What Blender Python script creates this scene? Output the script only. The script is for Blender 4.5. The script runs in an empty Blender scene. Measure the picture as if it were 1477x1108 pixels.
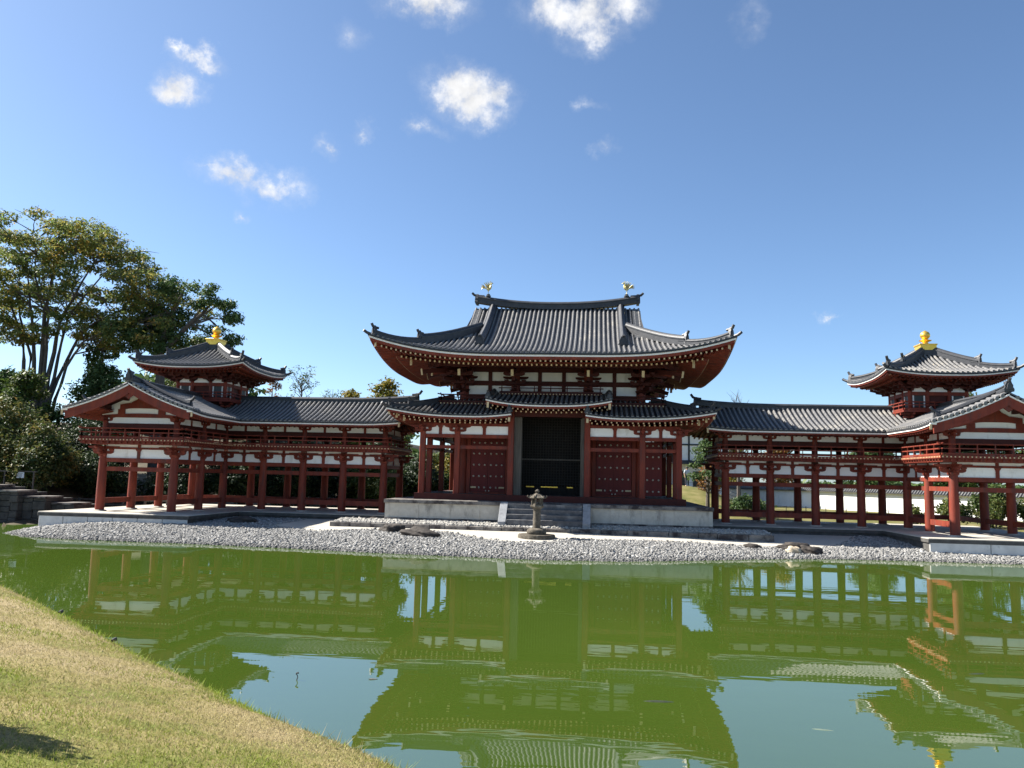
import bpy, bmesh, math, random
import numpy as np
from mathutils import Vector, Matrix
R = math.radians
sc = bpy.context.scene
col = sc.collection

# ------------------------------------------------------------------ camera
cam_d = bpy.data.cameras.new('camera')
cam_d.sensor_fit = 'HORIZONTAL'
cam_d.sensor_width = 36.0
cam_d.lens = 1171.2 / 1477 * 36.0
cam_d.clip_start = 0.1
cam_d.clip_end = 6000
cam = bpy.data.objects.new('camera', cam_d)
col.objects.link(cam)
PIT, ROL, YAW = R(6.523), R(1.385), R(5.896)
_rt = Vector((math.cos(YAW), math.sin(YAW), 0))
_f0 = Vector((-math.sin(YAW), math.cos(YAW), 0))
_u0 = Vector((0, 0, 1))
_fw = _f0 * math.cos(PIT) + _u0 * math.sin(PIT)
_up = -_f0 * math.sin(PIT) + _u0 * math.cos(PIT)
_r2 = _rt * math.cos(ROL) + _up * math.sin(ROL)
_u2 = -_rt * math.sin(ROL) + _up * math.cos(ROL)
m = Matrix((_r2, _u2, -_fw)).transposed().to_4x4()
m.translation = Vector((2.5166, -45.1014, 3.266))
cam.matrix_world = m
sc.camera = cam

# ------------------------------------------------------------------ world, sun, exposure
SUN_EL, SUN_D = 41.4, 10.0
sun_dir = Vector((-math.cos(R(SUN_EL)) * math.cos(R(SUN_D)), math.cos(R(SUN_EL)) * math.sin(R(SUN_D)), math.sin(R(SUN_EL))))
world = bpy.data.worlds.new('World')
sc.world = world
world.use_nodes = True
wn, wl = world.node_tree.nodes, world.node_tree.links
wn.clear()
w_out = wn.new('ShaderNodeOutputWorld')
w_bg = wn.new('ShaderNodeBackground')
w_sky = wn.new('ShaderNodeTexSky')
w_sky.sky_type = 'NISHITA'
w_sky.sun_disc = False
w_sky.sun_elevation = R(SUN_EL)
w_sky.sun_rotation = math.atan2(sun_dir.x, sun_dir.y)
w_sky.air_density = 0.7
w_sky.dust_density = 0.7
w_sky.ozone_density = 3.0
SKY = 0.070
w_bg.inputs['Strength'].default_value = SKY


def wnode(kind, **kw):
    n = wn.new(kind)
    for k, v in kw.items():
        setattr(n, k, v)
    return n


def wmath(op, a, b=None, c=None, clamp=False):
    n = wnode('ShaderNodeMath', operation=op, use_clamp=clamp)
    for i, x in enumerate((a, b, c)):
        if x is None:
            continue
        if isinstance(x, (int, float)):
            n.inputs[i].default_value = x
        else:
            wl.new(x, n.inputs[i])
    return n.outputs[0]


w_tc = wnode('ShaderNodeTexCoord')
DIR = w_tc.outputs['Generated']


def wnoise(scale, detail=6, rough=0.6, vec=None):
    n = wnode('ShaderNodeTexNoise')
    n.inputs['Scale'].default_value = scale
    n.inputs['Detail'].default_value = detail
    n.inputs['Roughness'].default_value = rough
    wl.new(vec or DIR, n.inputs['Vector'])
    return n


# fair-weather cumulus in the sky: azimuth, elevation, half width, half height (degrees), density
CLOUDS = [(-10.4, 26.5, 3.6, 2.2, 0.95), (-8.6, 25.6, 3.0, 2.3, 0.9), (-1.2, 31.3, 5.2, 2.7, 1.0), (-25.8, 19.3, 3.3, 1.5, 0.9), (-23.2, 18.9, 3.2, 1.9, 0.95), (-27.2, 19.6, 2.0, 0.7, 0.7), (-29.3, 24.0, 2.0, 1.4, 0.9), (-28.6, 25.7, 2.2, 0.9, 0.85), (-30.0, 26.0, 1.3, 0.7, 0.7), (-19.6, 22.4, 1.3, 1.4, 0.85),
          (-13.2, 31.4, 3.8, 1.6, 0.8), (10.4, 30.3, 1.6, 1.7, 0.5), (-17.3, 23.4, 1.1, 0.8, 0.7), (-12.6, 23.8, 1.9, 0.9, 0.62), (16.3, 11.0, 1.2, 0.6, 1.0), (0.3, 22.5, 0.9, 0.7, 0.5),
          (-18.4, 29.0, 1.1, 1.3, 0.24), (-0.9, 25.8, 1.2, 0.6, 0.4), (-24.9, 16.8, 0.9, 0.6, 0.65)]
n_warp = wnoise(11, 6, 0.68)
w_wv = wnode('ShaderNodeVectorMath', operation='MULTIPLY_ADD')
wl.new(n_warp.outputs['Color'], w_wv.inputs[0])
w_wv.inputs[1].default_value = (0.085, 0.085, 0.085)
w_off = wnode('ShaderNodeVectorMath', operation='ADD')
wl.new(DIR, w_off.inputs[0])
w_off.inputs[1].default_value = (-0.0425, -0.0425, -0.0425)
wl.new(w_off.outputs[0], w_wv.inputs[2])
WDIR = w_wv.outputs[0]


def wdot(v):
    n = wnode('ShaderNodeVectorMath', operation='DOT_PRODUCT')
    wl.new(WDIR, n.inputs[0])
    n.inputs[1].default_value = v
    return n.outputs['Value']


cloud_f = None
cloud_b = None
for az, el, hw, hh, den in CLOUDS:
    a_, e_ = R(az), R(el)
    c_ = Vector((math.cos(e_) * math.sin(a_), math.cos(e_) * math.cos(a_), math.sin(e_)))
    ev = Vector((math.cos(a_), -math.sin(a_), 0))
    nv = ev.cross(c_).normalized() * (1 if ev.cross(c_).z > 0 else -1)
    dx = wdot(ev / math.radians(hw))
    k0 = nv.dot(c_) / math.radians(hh)
    dy = wmath('SUBTRACT', wdot(nv / math.radians(hh)), k0)
    rr = wmath('SQRT', wmath('ADD', wmath('MULTIPLY', dx, dx), wmath('MULTIPLY', dy, dy)))
    front = wmath('GREATER_THAN', wdot(c_), 0.5)
    f_ = wmath('MULTIPLY', wmath('MULTIPLY', wmath('SUBTRACT', 1.0, rr, clamp=True), den), front)
    cloud_f = f_ if cloud_f is None else wmath('MAXIMUM', cloud_f, f_)
n_fine = wnoise(30, 10, 0.66)
n_lump = wnoise(13, 3, 0.5)
puff = wmath('ADD', wmath('MULTIPLY', wmath('SUBTRACT', n_fine.outputs['Fac'], 0.5), 1.7), wmath('MULTIPLY', wmath('SUBTRACT', n_lump.outputs['Fac'], 0.5), 1.8))
cl = wmath('ADD', cloud_f, wmath('MULTIPLY', puff, wmath('MULTIPLY', cloud_f, 2.0, clamp=True)))
ms = wnode('ShaderNodeMapRange', interpolation_type='SMOOTHSTEP')
wl.new(cl, ms.inputs['Value'])
ms.inputs['From Min'].default_value = 0.12
ms.inputs['From Max'].default_value = 0.98
ms2 = wnode('ShaderNodeMapRange', interpolation_type='SMOOTHSTEP')
wl.new(cl, ms2.inputs['Value'])
ms2.inputs['From Min'].default_value = -0.05
ms2.inputs['From Max'].default_value = 0.9
ms2.inputs['To Max'].default_value = 0.4
cover = wmath('MAXIMUM', ms.outputs[0], ms2.outputs[0])
n_sh = wnoise(26, 5, 0.55)
shade = wnode('ShaderNodeMapRange')
wl.new(n_sh.outputs['Fac'], shade.inputs['Value'])
shade.inputs['From Min'].default_value = 0.35
shade.inputs['From Max'].default_value = 0.65
shade.inputs['To Min'].default_value = 4.2
shade.inputs['To Max'].default_value = 5.7
w_cc = wnode('ShaderNodeMixRGB', blend_type='MULTIPLY')
w_cc.inputs['Fac'].default_value = 1
w_cc.inputs['Color1'].default_value = (0.98, 0.985, 1.0, 1)
wl.new(shade.outputs[0], w_cc.inputs['Color2'])
w_mix = wnode('ShaderNodeMixRGB')
wl.new(cover, w_mix.inputs['Fac'])
w_tint = wnode('ShaderNodeMixRGB', blend_type='MULTIPLY')
w_tint.inputs['Fac'].default_value = 1.0
w_tint.inputs['Color2'].default_value = (0.94, 1.02, 1.03, 1)
wl.new(w_sky.outputs[0], w_tint.inputs['Color1'])
wl.new(w_tint.outputs[0], w_mix.inputs['Color1'])
wl.new(w_cc.outputs[0], w_mix.inputs['Color2'])
wl.new(w_mix.outputs[0], w_bg.inputs['Color'])
wl.new(w_bg.outputs[0], w_out.inputs['Surface'])

sun_d = bpy.data.lights.new('sun', 'SUN')
sun_d.energy = 5.0
sun_d.angle = R(0.53)
sun_d.color = (1.0, 0.95, 0.87)
sun = bpy.data.objects.new('sun', sun_d)
sun.rotation_euler = sun_dir.to_track_quat('Z', 'Y').to_euler()
sun.location = (-40, 10, 45)
col.objects.link(sun)

sc.view_settings.view_transform = 'Standard'
sc.view_settings.look = 'None'
sc.view_settings.exposure = 1.52
sc.view_settings.gamma = 1.0
sc.render.engine = 'CYCLES'
sc.cycles.max_bounces = 8
sc.cycles.diffuse_bounces = 4
sc.cycles.glossy_bounces = 4
sc.cycles.transparent_max_bounces = 8
sc.cycles.use_denoising = True

# ------------------------------------------------------------------ materials
def new_mat(name):
    m_ = bpy.data.materials.new(name)
    m_.use_nodes = True
    n_ = m_.node_tree.nodes
    return m_, n_, m_.node_tree.links, n_['Principled BSDF']


def noise(n_, l_, scale, detail=4, rough=0.55, stretch=None):
    # world position, so that copies of one column or panel do not share their stains
    pos = n_.new('ShaderNodeNewGeometry').outputs['Position']
    nz = n_.new('ShaderNodeTexNoise')
    nz.inputs['Scale'].default_value = scale
    nz.inputs['Detail'].default_value = detail
    nz.inputs['Roughness'].default_value = rough
    if stretch:
        mp = n_.new('ShaderNodeMapping')
        mp.inputs['Scale'].default_value = stretch
        l_.new(pos, mp.inputs['Vector'])
        l_.new(mp.outputs[0], nz.inputs['Vector'])
    else:
        l_.new(pos, nz.inputs['Vector'])
    return nz


def ramp(n_, l_, src, stops):
    r_ = n_.new('ShaderNodeValToRGB')
    e = r_.color_ramp.elements
    while len(e) < len(stops):
        e.new(0.5)
    for i, (p, c) in enumerate(stops):
        e[i].position = p
        e[i].color = (*c, 1)
    l_.new(src, r_.inputs['Fac'])
    return r_


def pmat(name, stops, scale=3.0, rough=0.6, detail=5, stretch=None, metal=0.0, bump=0.0, bscale=None, spec=0.4, dirt=None):
    m_, n_, l_, b = new_mat(name)
    nz = noise(n_, l_, scale, detail, 0.6, stretch)
    r_ = ramp(n_, l_, nz.outputs['Fac'], stops)
    out = r_.outputs['Color']
    if dirt:
        dc, ds, dlo, dhi, dst = dirt
        n2 = noise(n_, l_, ds, 6, 0.65, dst)
        r2 = ramp(n_, l_, n2.outputs['Fac'], [(dlo, (0, 0, 0)), (dhi, (1, 1, 1))])
        mx = n_.new('ShaderNodeMixRGB')
        l_.new(r2.outputs['Color'], mx.inputs['Fac'])
        l_.new(out, mx.inputs['Color1'])
        mx.inputs['Color2'].default_value = (*dc, 1)
        out = mx.outputs['Color']
    l_.new(out, b.inputs['Base Color'])
    b.inputs['Roughness'].default_value = rough
    b.inputs['Metallic'].default_value = metal
    b.inputs['Specular IOR Level'].default_value = spec
    if bump:
        n3 = noise(n_, l_, bscale or scale * 3, 6, 0.65)
        bp = n_.new('ShaderNodeBump')
        bp.inputs['Strength'].default_value = bump
        bp.inputs['Distance'].default_value = 0.05
        l_.new(n3.outputs['Fac'], bp.inputs['Height'])
        l_.new(bp.outputs[0], b.inputs['Normal'])
    return m_


M = {}
M['red'] = pmat('red_ochre_paint', [(0.25, (0.12, 0.021, 0.013)), (0.5, (0.185, 0.033, 0.018)), (0.75, (0.235, 0.05, 0.027))], 2.5, 0.62, stretch=(1, 1, 0.3), bump=0.08, bscale=14, spec=0.25,
                dirt=((0.085, 0.036, 0.029), 2.2, 0.50, 0.74, (2, 2, 0.3)))
M['red_bright'] = pmat('fresh_vermilion_paint', [(0.3, (0.42, 0.062, 0.024)), (0.7, (0.5, 0.08, 0.03))], 2.5, 0.6, bump=0.06, bscale=14, spec=0.25)
M['door'] = pmat('maroon_door_paint', [(0.3, (0.115, 0.0175, 0.015)), (0.7, (0.15, 0.0225, 0.019))], 2.0, 0.6, stretch=(3, 1, 0.3), bump=0.06, bscale=16, spec=0.25)
M['plaster'] = pmat('lime_plaster', [(0.3, (0.82, 0.80, 0.76)), (0.75, (0.88, 0.87, 0.84))], 1.2, 0.85, bump=0.05, bscale=8, spec=0.2, dirt=((0.58, 0.55, 0.49), 2.2, 0.54, 0.82, (1, 1, 0.4)))
M['tile'] = pmat('smoked_grey_tile', [(0.25, (0.10, 0.10, 0.102)), (0.5, (0.145, 0.142, 0.14)), (0.8, (0.20, 0.194, 0.185))], 5.0, 0.5, detail=8, bump=0.1, bscale=10, spec=0.45,
                 dirt=((0.27, 0.25, 0.215), 0.9, 0.52, 0.74, None))
M['tile_dark'] = pmat('shaded_tile_trough', [(0.25, (0.018, 0.019, 0.022)), (0.8, (0.044, 0.044, 0.046))], 5.0, 0.55, bump=0.1, bscale=12, spec=0.4)  # shade between the tile rolls put into this darker colour
M['tile_ridge'] = pmat('shaded_ridge_tile', [(0.25, (0.024, 0.026, 0.031)), (0.8, (0.062, 0.062, 0.065))], 4.0, 0.5, bump=0.15, bscale=9, spec=0.45)  # darker than the slope tiles: shaded ridge fronts put into the colour
M['white_line'] = pmat('white_eave_paint', [(0.3, (0.78, 0.75, 0.70)), (0.7, (0.86, 0.84, 0.79))], 2.0, 0.8, spec=0.2)
M['tip'] = pmat('ochre_end_paint', [(0.3, (0.52, 0.38, 0.20)), (0.7, (0.62, 0.49, 0.29))], 4.0, 0.5, spec=0.4)
M['gold'] = pmat('gold_leaf', [(0.3, (0.86, 0.50, 0.07)), (0.7, (0.95, 0.62, 0.12))], 6.0, 0.36, metal=0.8, bump=0.05, bscale=20)
M['gold_pale'] = pmat('weathered_gilt', [(0.3, (0.50, 0.44, 0.22)), (0.7, (0.72, 0.62, 0.30))], 8.0, 0.4, metal=0.7, bump=0.1, bscale=20)
M['dark_wood'] = pmat('unlit_interior_wood', [(0.3, (0.008, 0.0065, 0.0055)), (0.7, (0.02, 0.0165, 0.013))], 4.0, 0.7, stretch=(3, 3, 0.4), spec=0.2)  # near black: darkness of the unlit interior put into the colour
M['grey_wood'] = pmat('bare_weathered_wood', [(0.3, (0.075, 0.065, 0.055)), (0.6, (0.13, 0.115, 0.095)), (0.8, (0.20, 0.18, 0.15))], 3.0, 0.8, stretch=(6, 6, 0.35), spec=0.2)
M['deck_red'] = pmat('shade_darkened_red_boards', [(0.3, (0.05, 0.011, 0.0085)), (0.7, (0.08, 0.016, 0.011))], 3.0, 0.65, spec=0.25)  # darker copy of the red: shade under the eaves put into it
M['copper'] = pmat('verdigris_rail', [(0.3, (0.10, 0.16, 0.17)), (0.7, (0.17, 0.23, 0.23))], 5.0, 0.6)
M['granite'] = pmat('pale_granite', [(0.25, (0.42, 0.385, 0.325)), (0.75, (0.56, 0.52, 0.445))], 3.0, 0.85, detail=8, bump=0.15, bscale=14, spec=0.25,
                    dirt=((0.17, 0.155, 0.135), 1.8, 0.52, 0.76, (1, 1, 0.45)))
M['cap_stone'] = pmat('weathered_cap_stone', [(0.3, (0.14, 0.125, 0.115)), (0.7, (0.25, 0.23, 0.205))], 2.0, 0.85, detail=8, bump=0.2, bscale=12, spec=0.2, dirt=((0.045, 0.038, 0.038), 1.6, 0.44, 0.6, None))
M['cheek_stone'] = pmat('shade_blue_cheek_stone', [(0.3, (0.20, 0.205, 0.215)), (0.7, (0.30, 0.305, 0.315))], 3.0, 0.85, detail=8, bump=0.15, bscale=14, dirt=((0.10, 0.10, 0.11), 2.0, 0.55, 0.75, None))  # blue-grey of the shaded stairs put into the stone colour
M['stair_stone'] = pmat('shade_darkened_stair_stone', [(0.3, (0.07, 0.068, 0.07)), (0.55, (0.12, 0.118, 0.12)), (0.75, (0.24, 0.235, 0.23))], 2.6, 0.85, detail=8, bump=0.25, bscale=12, spec=0.2)  # darkened: the shadow on the stairs is put into the colour
M['lantern'] = pmat('mossy_lantern_stone', [(0.3, (0.05, 0.043, 0.033)), (0.55, (0.115, 0.10, 0.078)), (0.75, (0.20, 0.18, 0.145))], 6.0, 0.9, detail=8, bump=0.35, bscale=18, spec=0.15)
M['slab'] = pmat('packed_earth_slab', [(0.3, (0.36, 0.33, 0.28)), (0.7, (0.46, 0.43, 0.37))], 1.5, 0.9, detail=8, bump=0.06, bscale=10, spec=0.15)
M['slab_face'] = pmat('whitewashed_stone_block', [(0.3, (0.52, 0.51, 0.48)), (0.7, (0.66, 0.65, 0.61))], 2.0, 0.85, bump=0.15, bscale=12, spec=0.2, dirt=((0.14, 0.13, 0.115), 2.6, 0.6, 0.78, (1, 1, 0.7)))
M['kerb_dark'] = pmat('dark_kerb_stone', [(0.3, (0.045, 0.043, 0.04)), (0.7, (0.10, 0.095, 0.085))], 2.4, 0.8, bump=0.25, bscale=12)  # dark stone for terrace base and lip
M['rock'] = pmat('brown_black_rock', [(0.3, (0.018, 0.015, 0.013)), (0.6, (0.05, 0.041, 0.034)), (0.8, (0.12, 0.10, 0.082))], 4.0, 0.85, detail=9, bump=0.6, bscale=8)
M['rock_pale'] = pmat('pale_beige_rock', [(0.3, (0.36, 0.29, 0.2)), (0.7, (0.56, 0.47, 0.34))], 5.0, 0.85, detail=8, bump=0.5, bscale=9)
M['wall_stone'] = pmat('dark_rubble_stone', [(0.3, (0.03, 0.029, 0.027)), (0.7, (0.085, 0.08, 0.072))], 2.6, 0.9, detail=9, bump=0.8, bscale=5)
M['metal_dark'] = pmat('dark_metal', [(0.3, (0.02, 0.02, 0.02)), (0.7, (0.04, 0.04, 0.04))], 5.0, 0.5)
M['sign_white'] = pmat('sign_board', [(0.3, (0.62, 0.68, 0.74)), (0.7, (0.72, 0.77, 0.82))], 4.0, 0.5)
M['orange'] = pmat('orange_cloth', [(0.3, (0.55, 0.14, 0.03)), (0.7, (0.65, 0.18, 0.04))], 4.0, 0.8)
M['skin'] = pmat('skin', [(0.3, (0.48, 0.30, 0.21)), (0.7, (0.54, 0.35, 0.25))], 5.0, 0.6)
M['shirt'] = pmat('pale_blue_shirt', [(0.3, (0.50, 0.58, 0.66)), (0.7, (0.60, 0.67, 0.74))], 5.0, 0.85)
M['trousers'] = pmat('dark_trousers', [(0.3, (0.03, 0.035, 0.05)), (0.7, (0.05, 0.055, 0.075))], 5.0, 0.85)
M['hair'] = pmat('black_hair', [(0.3, (0.012, 0.01, 0.009)), (0.7, (0.02, 0.017, 0.015))], 5.0, 0.6)
M['window_dark'] = pmat('dark_lattice', [(0.3, (0.02, 0.024, 0.024)), (0.7, (0.04, 0.045, 0.045))], 5.0, 0.5)
M['fish'] = pmat('dark_fish_skin', [(0.3, (0.02, 0.025, 0.014)), (0.7, (0.045, 0.05, 0.028))], 8.0, 0.35)
M['fish_pale'] = pmat('water_dimmed_fish_skin', [(0.3, (0.10, 0.135, 0.10)), (0.7, (0.15, 0.185, 0.14))], 8.0, 0.35)  # dimmed and greened: the veil of water over it put into the colour
M['stud'] = pmat('pale_nail_heads', [(0.3, (0.40, 0.36, 0.28)), (0.7, (0.55, 0.50, 0.40))], 8.0, 0.45)
M['bark'] = pmat('grey_brown_bark', [(0.3, (0.055, 0.046, 0.038)), (0.7, (0.13, 0.112, 0.095))], 3.0, 0.9, detail=8, stretch=(3, 3, 0.5), bump=0.5, bscale=8)


def leaf_mat(name, stops, pos_scale=0.25, trans=0.35):
    m_, n_, l_, b = new_mat(name)
    at = n_.new('ShaderNodeAttribute')
    at.attribute_name = 'rnd'
    nz = noise(n_, l_, pos_scale, 3, 0.6)
    ad = n_.new('ShaderNodeMath')
    ad.operation = 'MULTIPLY_ADD'
    l_.new(at.outputs['Fac'], ad.inputs[0])
    ad.inputs[1].default_value = 0.45
    l_.new(nz.outputs['Fac'], ad.inputs[2])
    sb = n_.new('ShaderNodeMath')
    sb.operation = 'SUBTRACT'
    l_.new(ad.outputs[0], sb.inputs[0])
    sb.inputs[1].default_value = 0.225
    r_ = ramp(n_, l_, sb.outputs[0], stops)
    l_.new(r_.outputs['Color'], b.inputs['Base Color'])
    b.inputs['Roughness'].default_value = 0.55
    b.inputs['Specular IOR Level'].default_value = 0.25
    tr = n_.new('ShaderNodeBsdfTranslucent')
    l_.new(r_.outputs['Color'], tr.inputs['Color'])
    mx = n_.new('ShaderNodeMixShader')
    mx.inputs['Fac'].default_value = trans
    l_.new(b.outputs[0], mx.inputs[1])
    l_.new(tr.outputs[0], mx.inputs[2])
    l_.new(mx.outputs[0], n_['Material Output'].inputs['Surface'])
    return m_


M['leaf_autumn'] = leaf_mat('turning_zelkova_leaves', [(0.25, (0.09, 0.14, 0.04)), (0.5, (0.16, 0.205, 0.06)), (0.68, (0.28, 0.25, 0.06)), (0.85, (0.40, 0.24, 0.055))], 0.3, 0.5)
M['lattice'] = pmat('dark_lattice_wood', [(0.3, (0.010, 0.0082, 0.0065)), (0.7, (0.022, 0.018, 0.014))], 4.0, 0.7)  # near black, slightly lighter than the wood behind it
M['leaf_camphor'] = leaf_mat('camphor_leaves', [(0.3, (0.04, 0.08, 0.025)), (0.6, (0.085, 0.14, 0.045)), (0.8, (0.15, 0.20, 0.07))], 0.4, 0.35)
M['leaf_mixed'] = leaf_mat('autumn_tinged_bush_leaves', [(0.3, (0.03, 0.055, 0.014)), (0.52, (0.075, 0.10, 0.027)), (0.68, (0.16, 0.145, 0.04)), (0.85, (0.24, 0.145, 0.04))], 0.55, 0.3)
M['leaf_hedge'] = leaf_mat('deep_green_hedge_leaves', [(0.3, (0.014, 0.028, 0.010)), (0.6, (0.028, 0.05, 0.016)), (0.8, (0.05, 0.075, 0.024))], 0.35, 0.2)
M['leaf_dark'] = leaf_mat('dark_evergreen_leaves', [(0.3, (0.036, 0.068, 0.02)), (0.6, (0.07, 0.118, 0.034)), (0.8, (0.12, 0.165, 0.055))], 0.35, 0.3)
M['leaf_green'] = leaf_mat('mid_green_leaves', [(0.3, (0.03, 0.06, 0.012)), (0.55, (0.065, 0.10, 0.02)), (0.8, (0.13, 0.15, 0.035))], 0.4)
M['leaf_yellow'] = leaf_mat('yellow_green_leaves', [(0.3, (0.07, 0.09, 0.015)), (0.5, (0.17, 0.16, 0.025)), (0.75, (0.33, 0.22, 0.03))], 0.4)
M['leaf_maple'] = leaf_mat('reddening_maple_leaves', [(0.3, (0.10, 0.08, 0.02)), (0.55, (0.24, 0.11, 0.025)), (0.8, (0.32, 0.13, 0.03))], 0.6)
M['leaf_bright'] = leaf_mat('pale_green_leaves', [(0.3, (0.035, 0.062, 0.014)), (0.55, (0.085, 0.115, 0.028)), (0.8, (0.17, 0.165, 0.055))], 0.6)  # pale green of the leaves themselves


# ------------------------------------------------------------------ building helpers
class MB:
    """collects shapes that become one mesh; mx mirrors X for the wing on the other side"""

    def __init__(s, mx=1):
        s.v, s.f, s.mx = [], [], mx

    def add(s, vs, fs):
        n = len(s.v)
        s.v += [(p[0] * s.mx, p[1], p[2]) for p in vs]
        s.f += [tuple(i + n for i in f) for f in fs]

    def hexa(s, p):
        s.add(p, [(0, 1, 2, 3), (7, 6, 5, 4), (0, 4, 5, 1), (1, 5, 6, 2), (2, 6, 7, 3), (3, 7, 4, 0)])

    def box(s, x0, x1, y0, y1, z0, z1):
        s.hexa([(x0, y0, z0), (x1, y0, z0), (x1, y1, z0), (x0, y1, z0), (x0, y0, z1), (x1, y0, z1), (x1, y1, z1), (x0, y1, z1)])

    def frustum(s, cx, cy, z0, z1, a0, b0, a1, b1):
        s.hexa([(cx - a0, cy - b0, z0), (cx + a0, cy - b0, z0), (cx + a0, cy + b0, z0), (cx - a0, cy + b0, z0),
                (cx - a1, cy - b1, z1), (cx + a1, cy - b1, z1), (cx + a1, cy + b1, z1), (cx - a1, cy + b1, z1)])

    def bar(s, p, q, w, h, up=(0, 0, 1)):
        p, q, up = Vector(p), Vector(q), Vector(up)
        t = (q - p).normalized()
        sd = t.cross(up)
        sd = sd.normalized() if sd.length > 1e-6 else Vector((1, 0, 0))
        u = sd.cross(t).normalized()
        a, b = sd * w / 2, u * h / 2
        s.hexa([p - a - b, p + a - b, p + a + b, p - a + b, q - a - b, q + a - b, q + a + b, q - a + b])

    def tube(s, path, radii, n=8, caps=True):
        path = [Vector(p) for p in path]
        rings = []
        for i, p in enumerate(path):
            t = (path[min(i + 1, len(path) - 1)] - path[max(i - 1, 0)]).normalized()
            a = t.cross(Vector((0, 0, 1))) if abs(t.z) < 0.95 else t.cross(Vector((0, 1, 0)))
            a.normalize()
            b = t.cross(a).normalized()
            rings.append([p + (a * math.cos(2 * math.pi * k / n) + b * math.sin(2 * math.pi * k / n)) * radii[i] for k in range(n)])
        fs = [(i * n + k, i * n + (k + 1) % n, (i + 1) * n + (k + 1) % n, (i + 1) * n + k) for i in range(len(path) - 1) for k in range(n)]
        if caps:
            fs += [tuple(range(n)), tuple((len(path) - 1) * n + k for k in range(n))]
        s.add([v for r_ in rings for v in r_], fs)

    def cyl(s, p, q, r0, r1=None, n=12):
        s.tube([p, q], [r0, r0 if r1 is None else r1], n)

    def lathe(s, cx, cy, prof, n=20, rot=0.0):
        vs = [(cx + r_ * math.cos(rot + 2 * math.pi * k / n), cy + r_ * math.sin(rot + 2 * math.pi * k / n), z) for r_, z in prof for k in range(n)]
        L = len(prof)
        fs = [(i * n + k, i * n + (k + 1) % n, (i + 1) * n + (k + 1) % n, (i + 1) * n + k) for i in range(L - 1) for k in range(n)]
        fs += [tuple(range(n)), tuple((L - 1) * n + k for k in range(n))]
        s.add(vs, fs)

    def prism(s, poly, o, a, b, c0, c1):
        """poly of (u, v) laid at o + u*a + v*b, thickness from c0 to c1 along a x b"""
        o, a, b = Vector(o), Vector(a), Vector(b)
        n_ = a.cross(b).normalized()
        k = len(poly)
        vs = [o + a * u + b * v + n_ * c0 for u, v in poly] + [o + a * u + b * v + n_ * c1 for u, v in poly]
        s.add(vs, [tuple(range(k)), tuple(range(k, 2 * k))] + [(i, (i + 1) % k, k + (i + 1) % k, k + i) for i in range(k)])

    def sweep(s, path, sec, up=(0, 0, 1), side=None):
        """closed section [(lateral, up)] carried along a path; lateral stays level"""
        path = [Vector(p) for p in path]
        k = len(sec)
        vs = []
        for i, p in enumerate(path):
            t = (path[min(i + 1, len(path) - 1)] - path[max(i - 1, 0)]).normalized()
            sd = Vector(side) if side else Vector((t.y, -t.x, 0)).normalized()
            u = sd.cross(t).normalized() if up is None else Vector(up)
            for a, b in sec:
                vs.append(p + sd * a + u * b)
        fs = [(i * k + j, i * k + (j + 1) % k, (i + 1) * k + (j + 1) % k, (i + 1) * k + j) for i in range(len(path) - 1) for j in range(k)]
        fs += [tuple(range(k)), tuple((len(path) - 1) * k + j for j in range(k))]
        s.add(vs, fs)

    def build(s, name, mat, parent=None, loc=None, angle=38, bevel=0.0):
        me = bpy.data.meshes.new(name)
        bm = bmesh.new()
        vv = [bm.verts.new(p) for p in s.v]
        for f in s.f:
            try:
                bm.faces.new([vv[i] for i in f])
            except ValueError:
                pass
        bmesh.ops.recalc_face_normals(bm, faces=bm.faces)
        ca = math.radians(angle)
        for f in bm.faces:
            f.smooth = True
        for e in bm.edges:
            if len(e.link_faces) != 2 or e.calc_face_angle(3.2) > ca:
                e.smooth = False
        bm.to_mesh(me)
        bm.free()
        me.materials.append(mat if not isinstance(mat, str) else M[mat])
        o = bpy.data.objects.new(name, me)
        col.objects.link(o)
        if loc is not None:
            o.location = loc
        if parent is not None:
            adopt(o, parent)
        if bevel:
            md = o.modifiers.new('bevel', 'BEVEL')
            md.width = bevel
            md.segments = 2
            md.limit_method = 'ANGLE'
        return o


WORLD_LOC = {}


def base_of(o):
    p, v = o, Vector((0, 0, 0))
    while p is not None:
        v = v + p.location + (p.matrix_parent_inverse.translation if p.parent else Vector())
        p = p.parent
    return v


def adopt(o, parent):
    b = base_of(parent)
    o.parent = parent
    o.matrix_parent_inverse = Matrix.Translation(-b)


def inst(src, name, loc, parent=None, rz=0.0, label=None):
    o = src.copy()
    o.name = name
    col.objects.link(o)
    o.location = loc
    o.rotation_euler = (0, 0, rz)
    o.parent = None
    if parent is not None:
        adopt(o, parent)
    return o


def tag(o, label, cat, group=None):
    o['label'] = label
    o['category'] = cat
    if group:
        o['group'] = group
    return o


def thing(name, label, cat, loc=(0, 0, 0), group=None):
    o = bpy.data.objects.new(name, None)
    o.empty_display_size = 0.2
    col.objects.link(o)
    o.location = loc
    return tag(o, label, cat, group)


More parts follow.
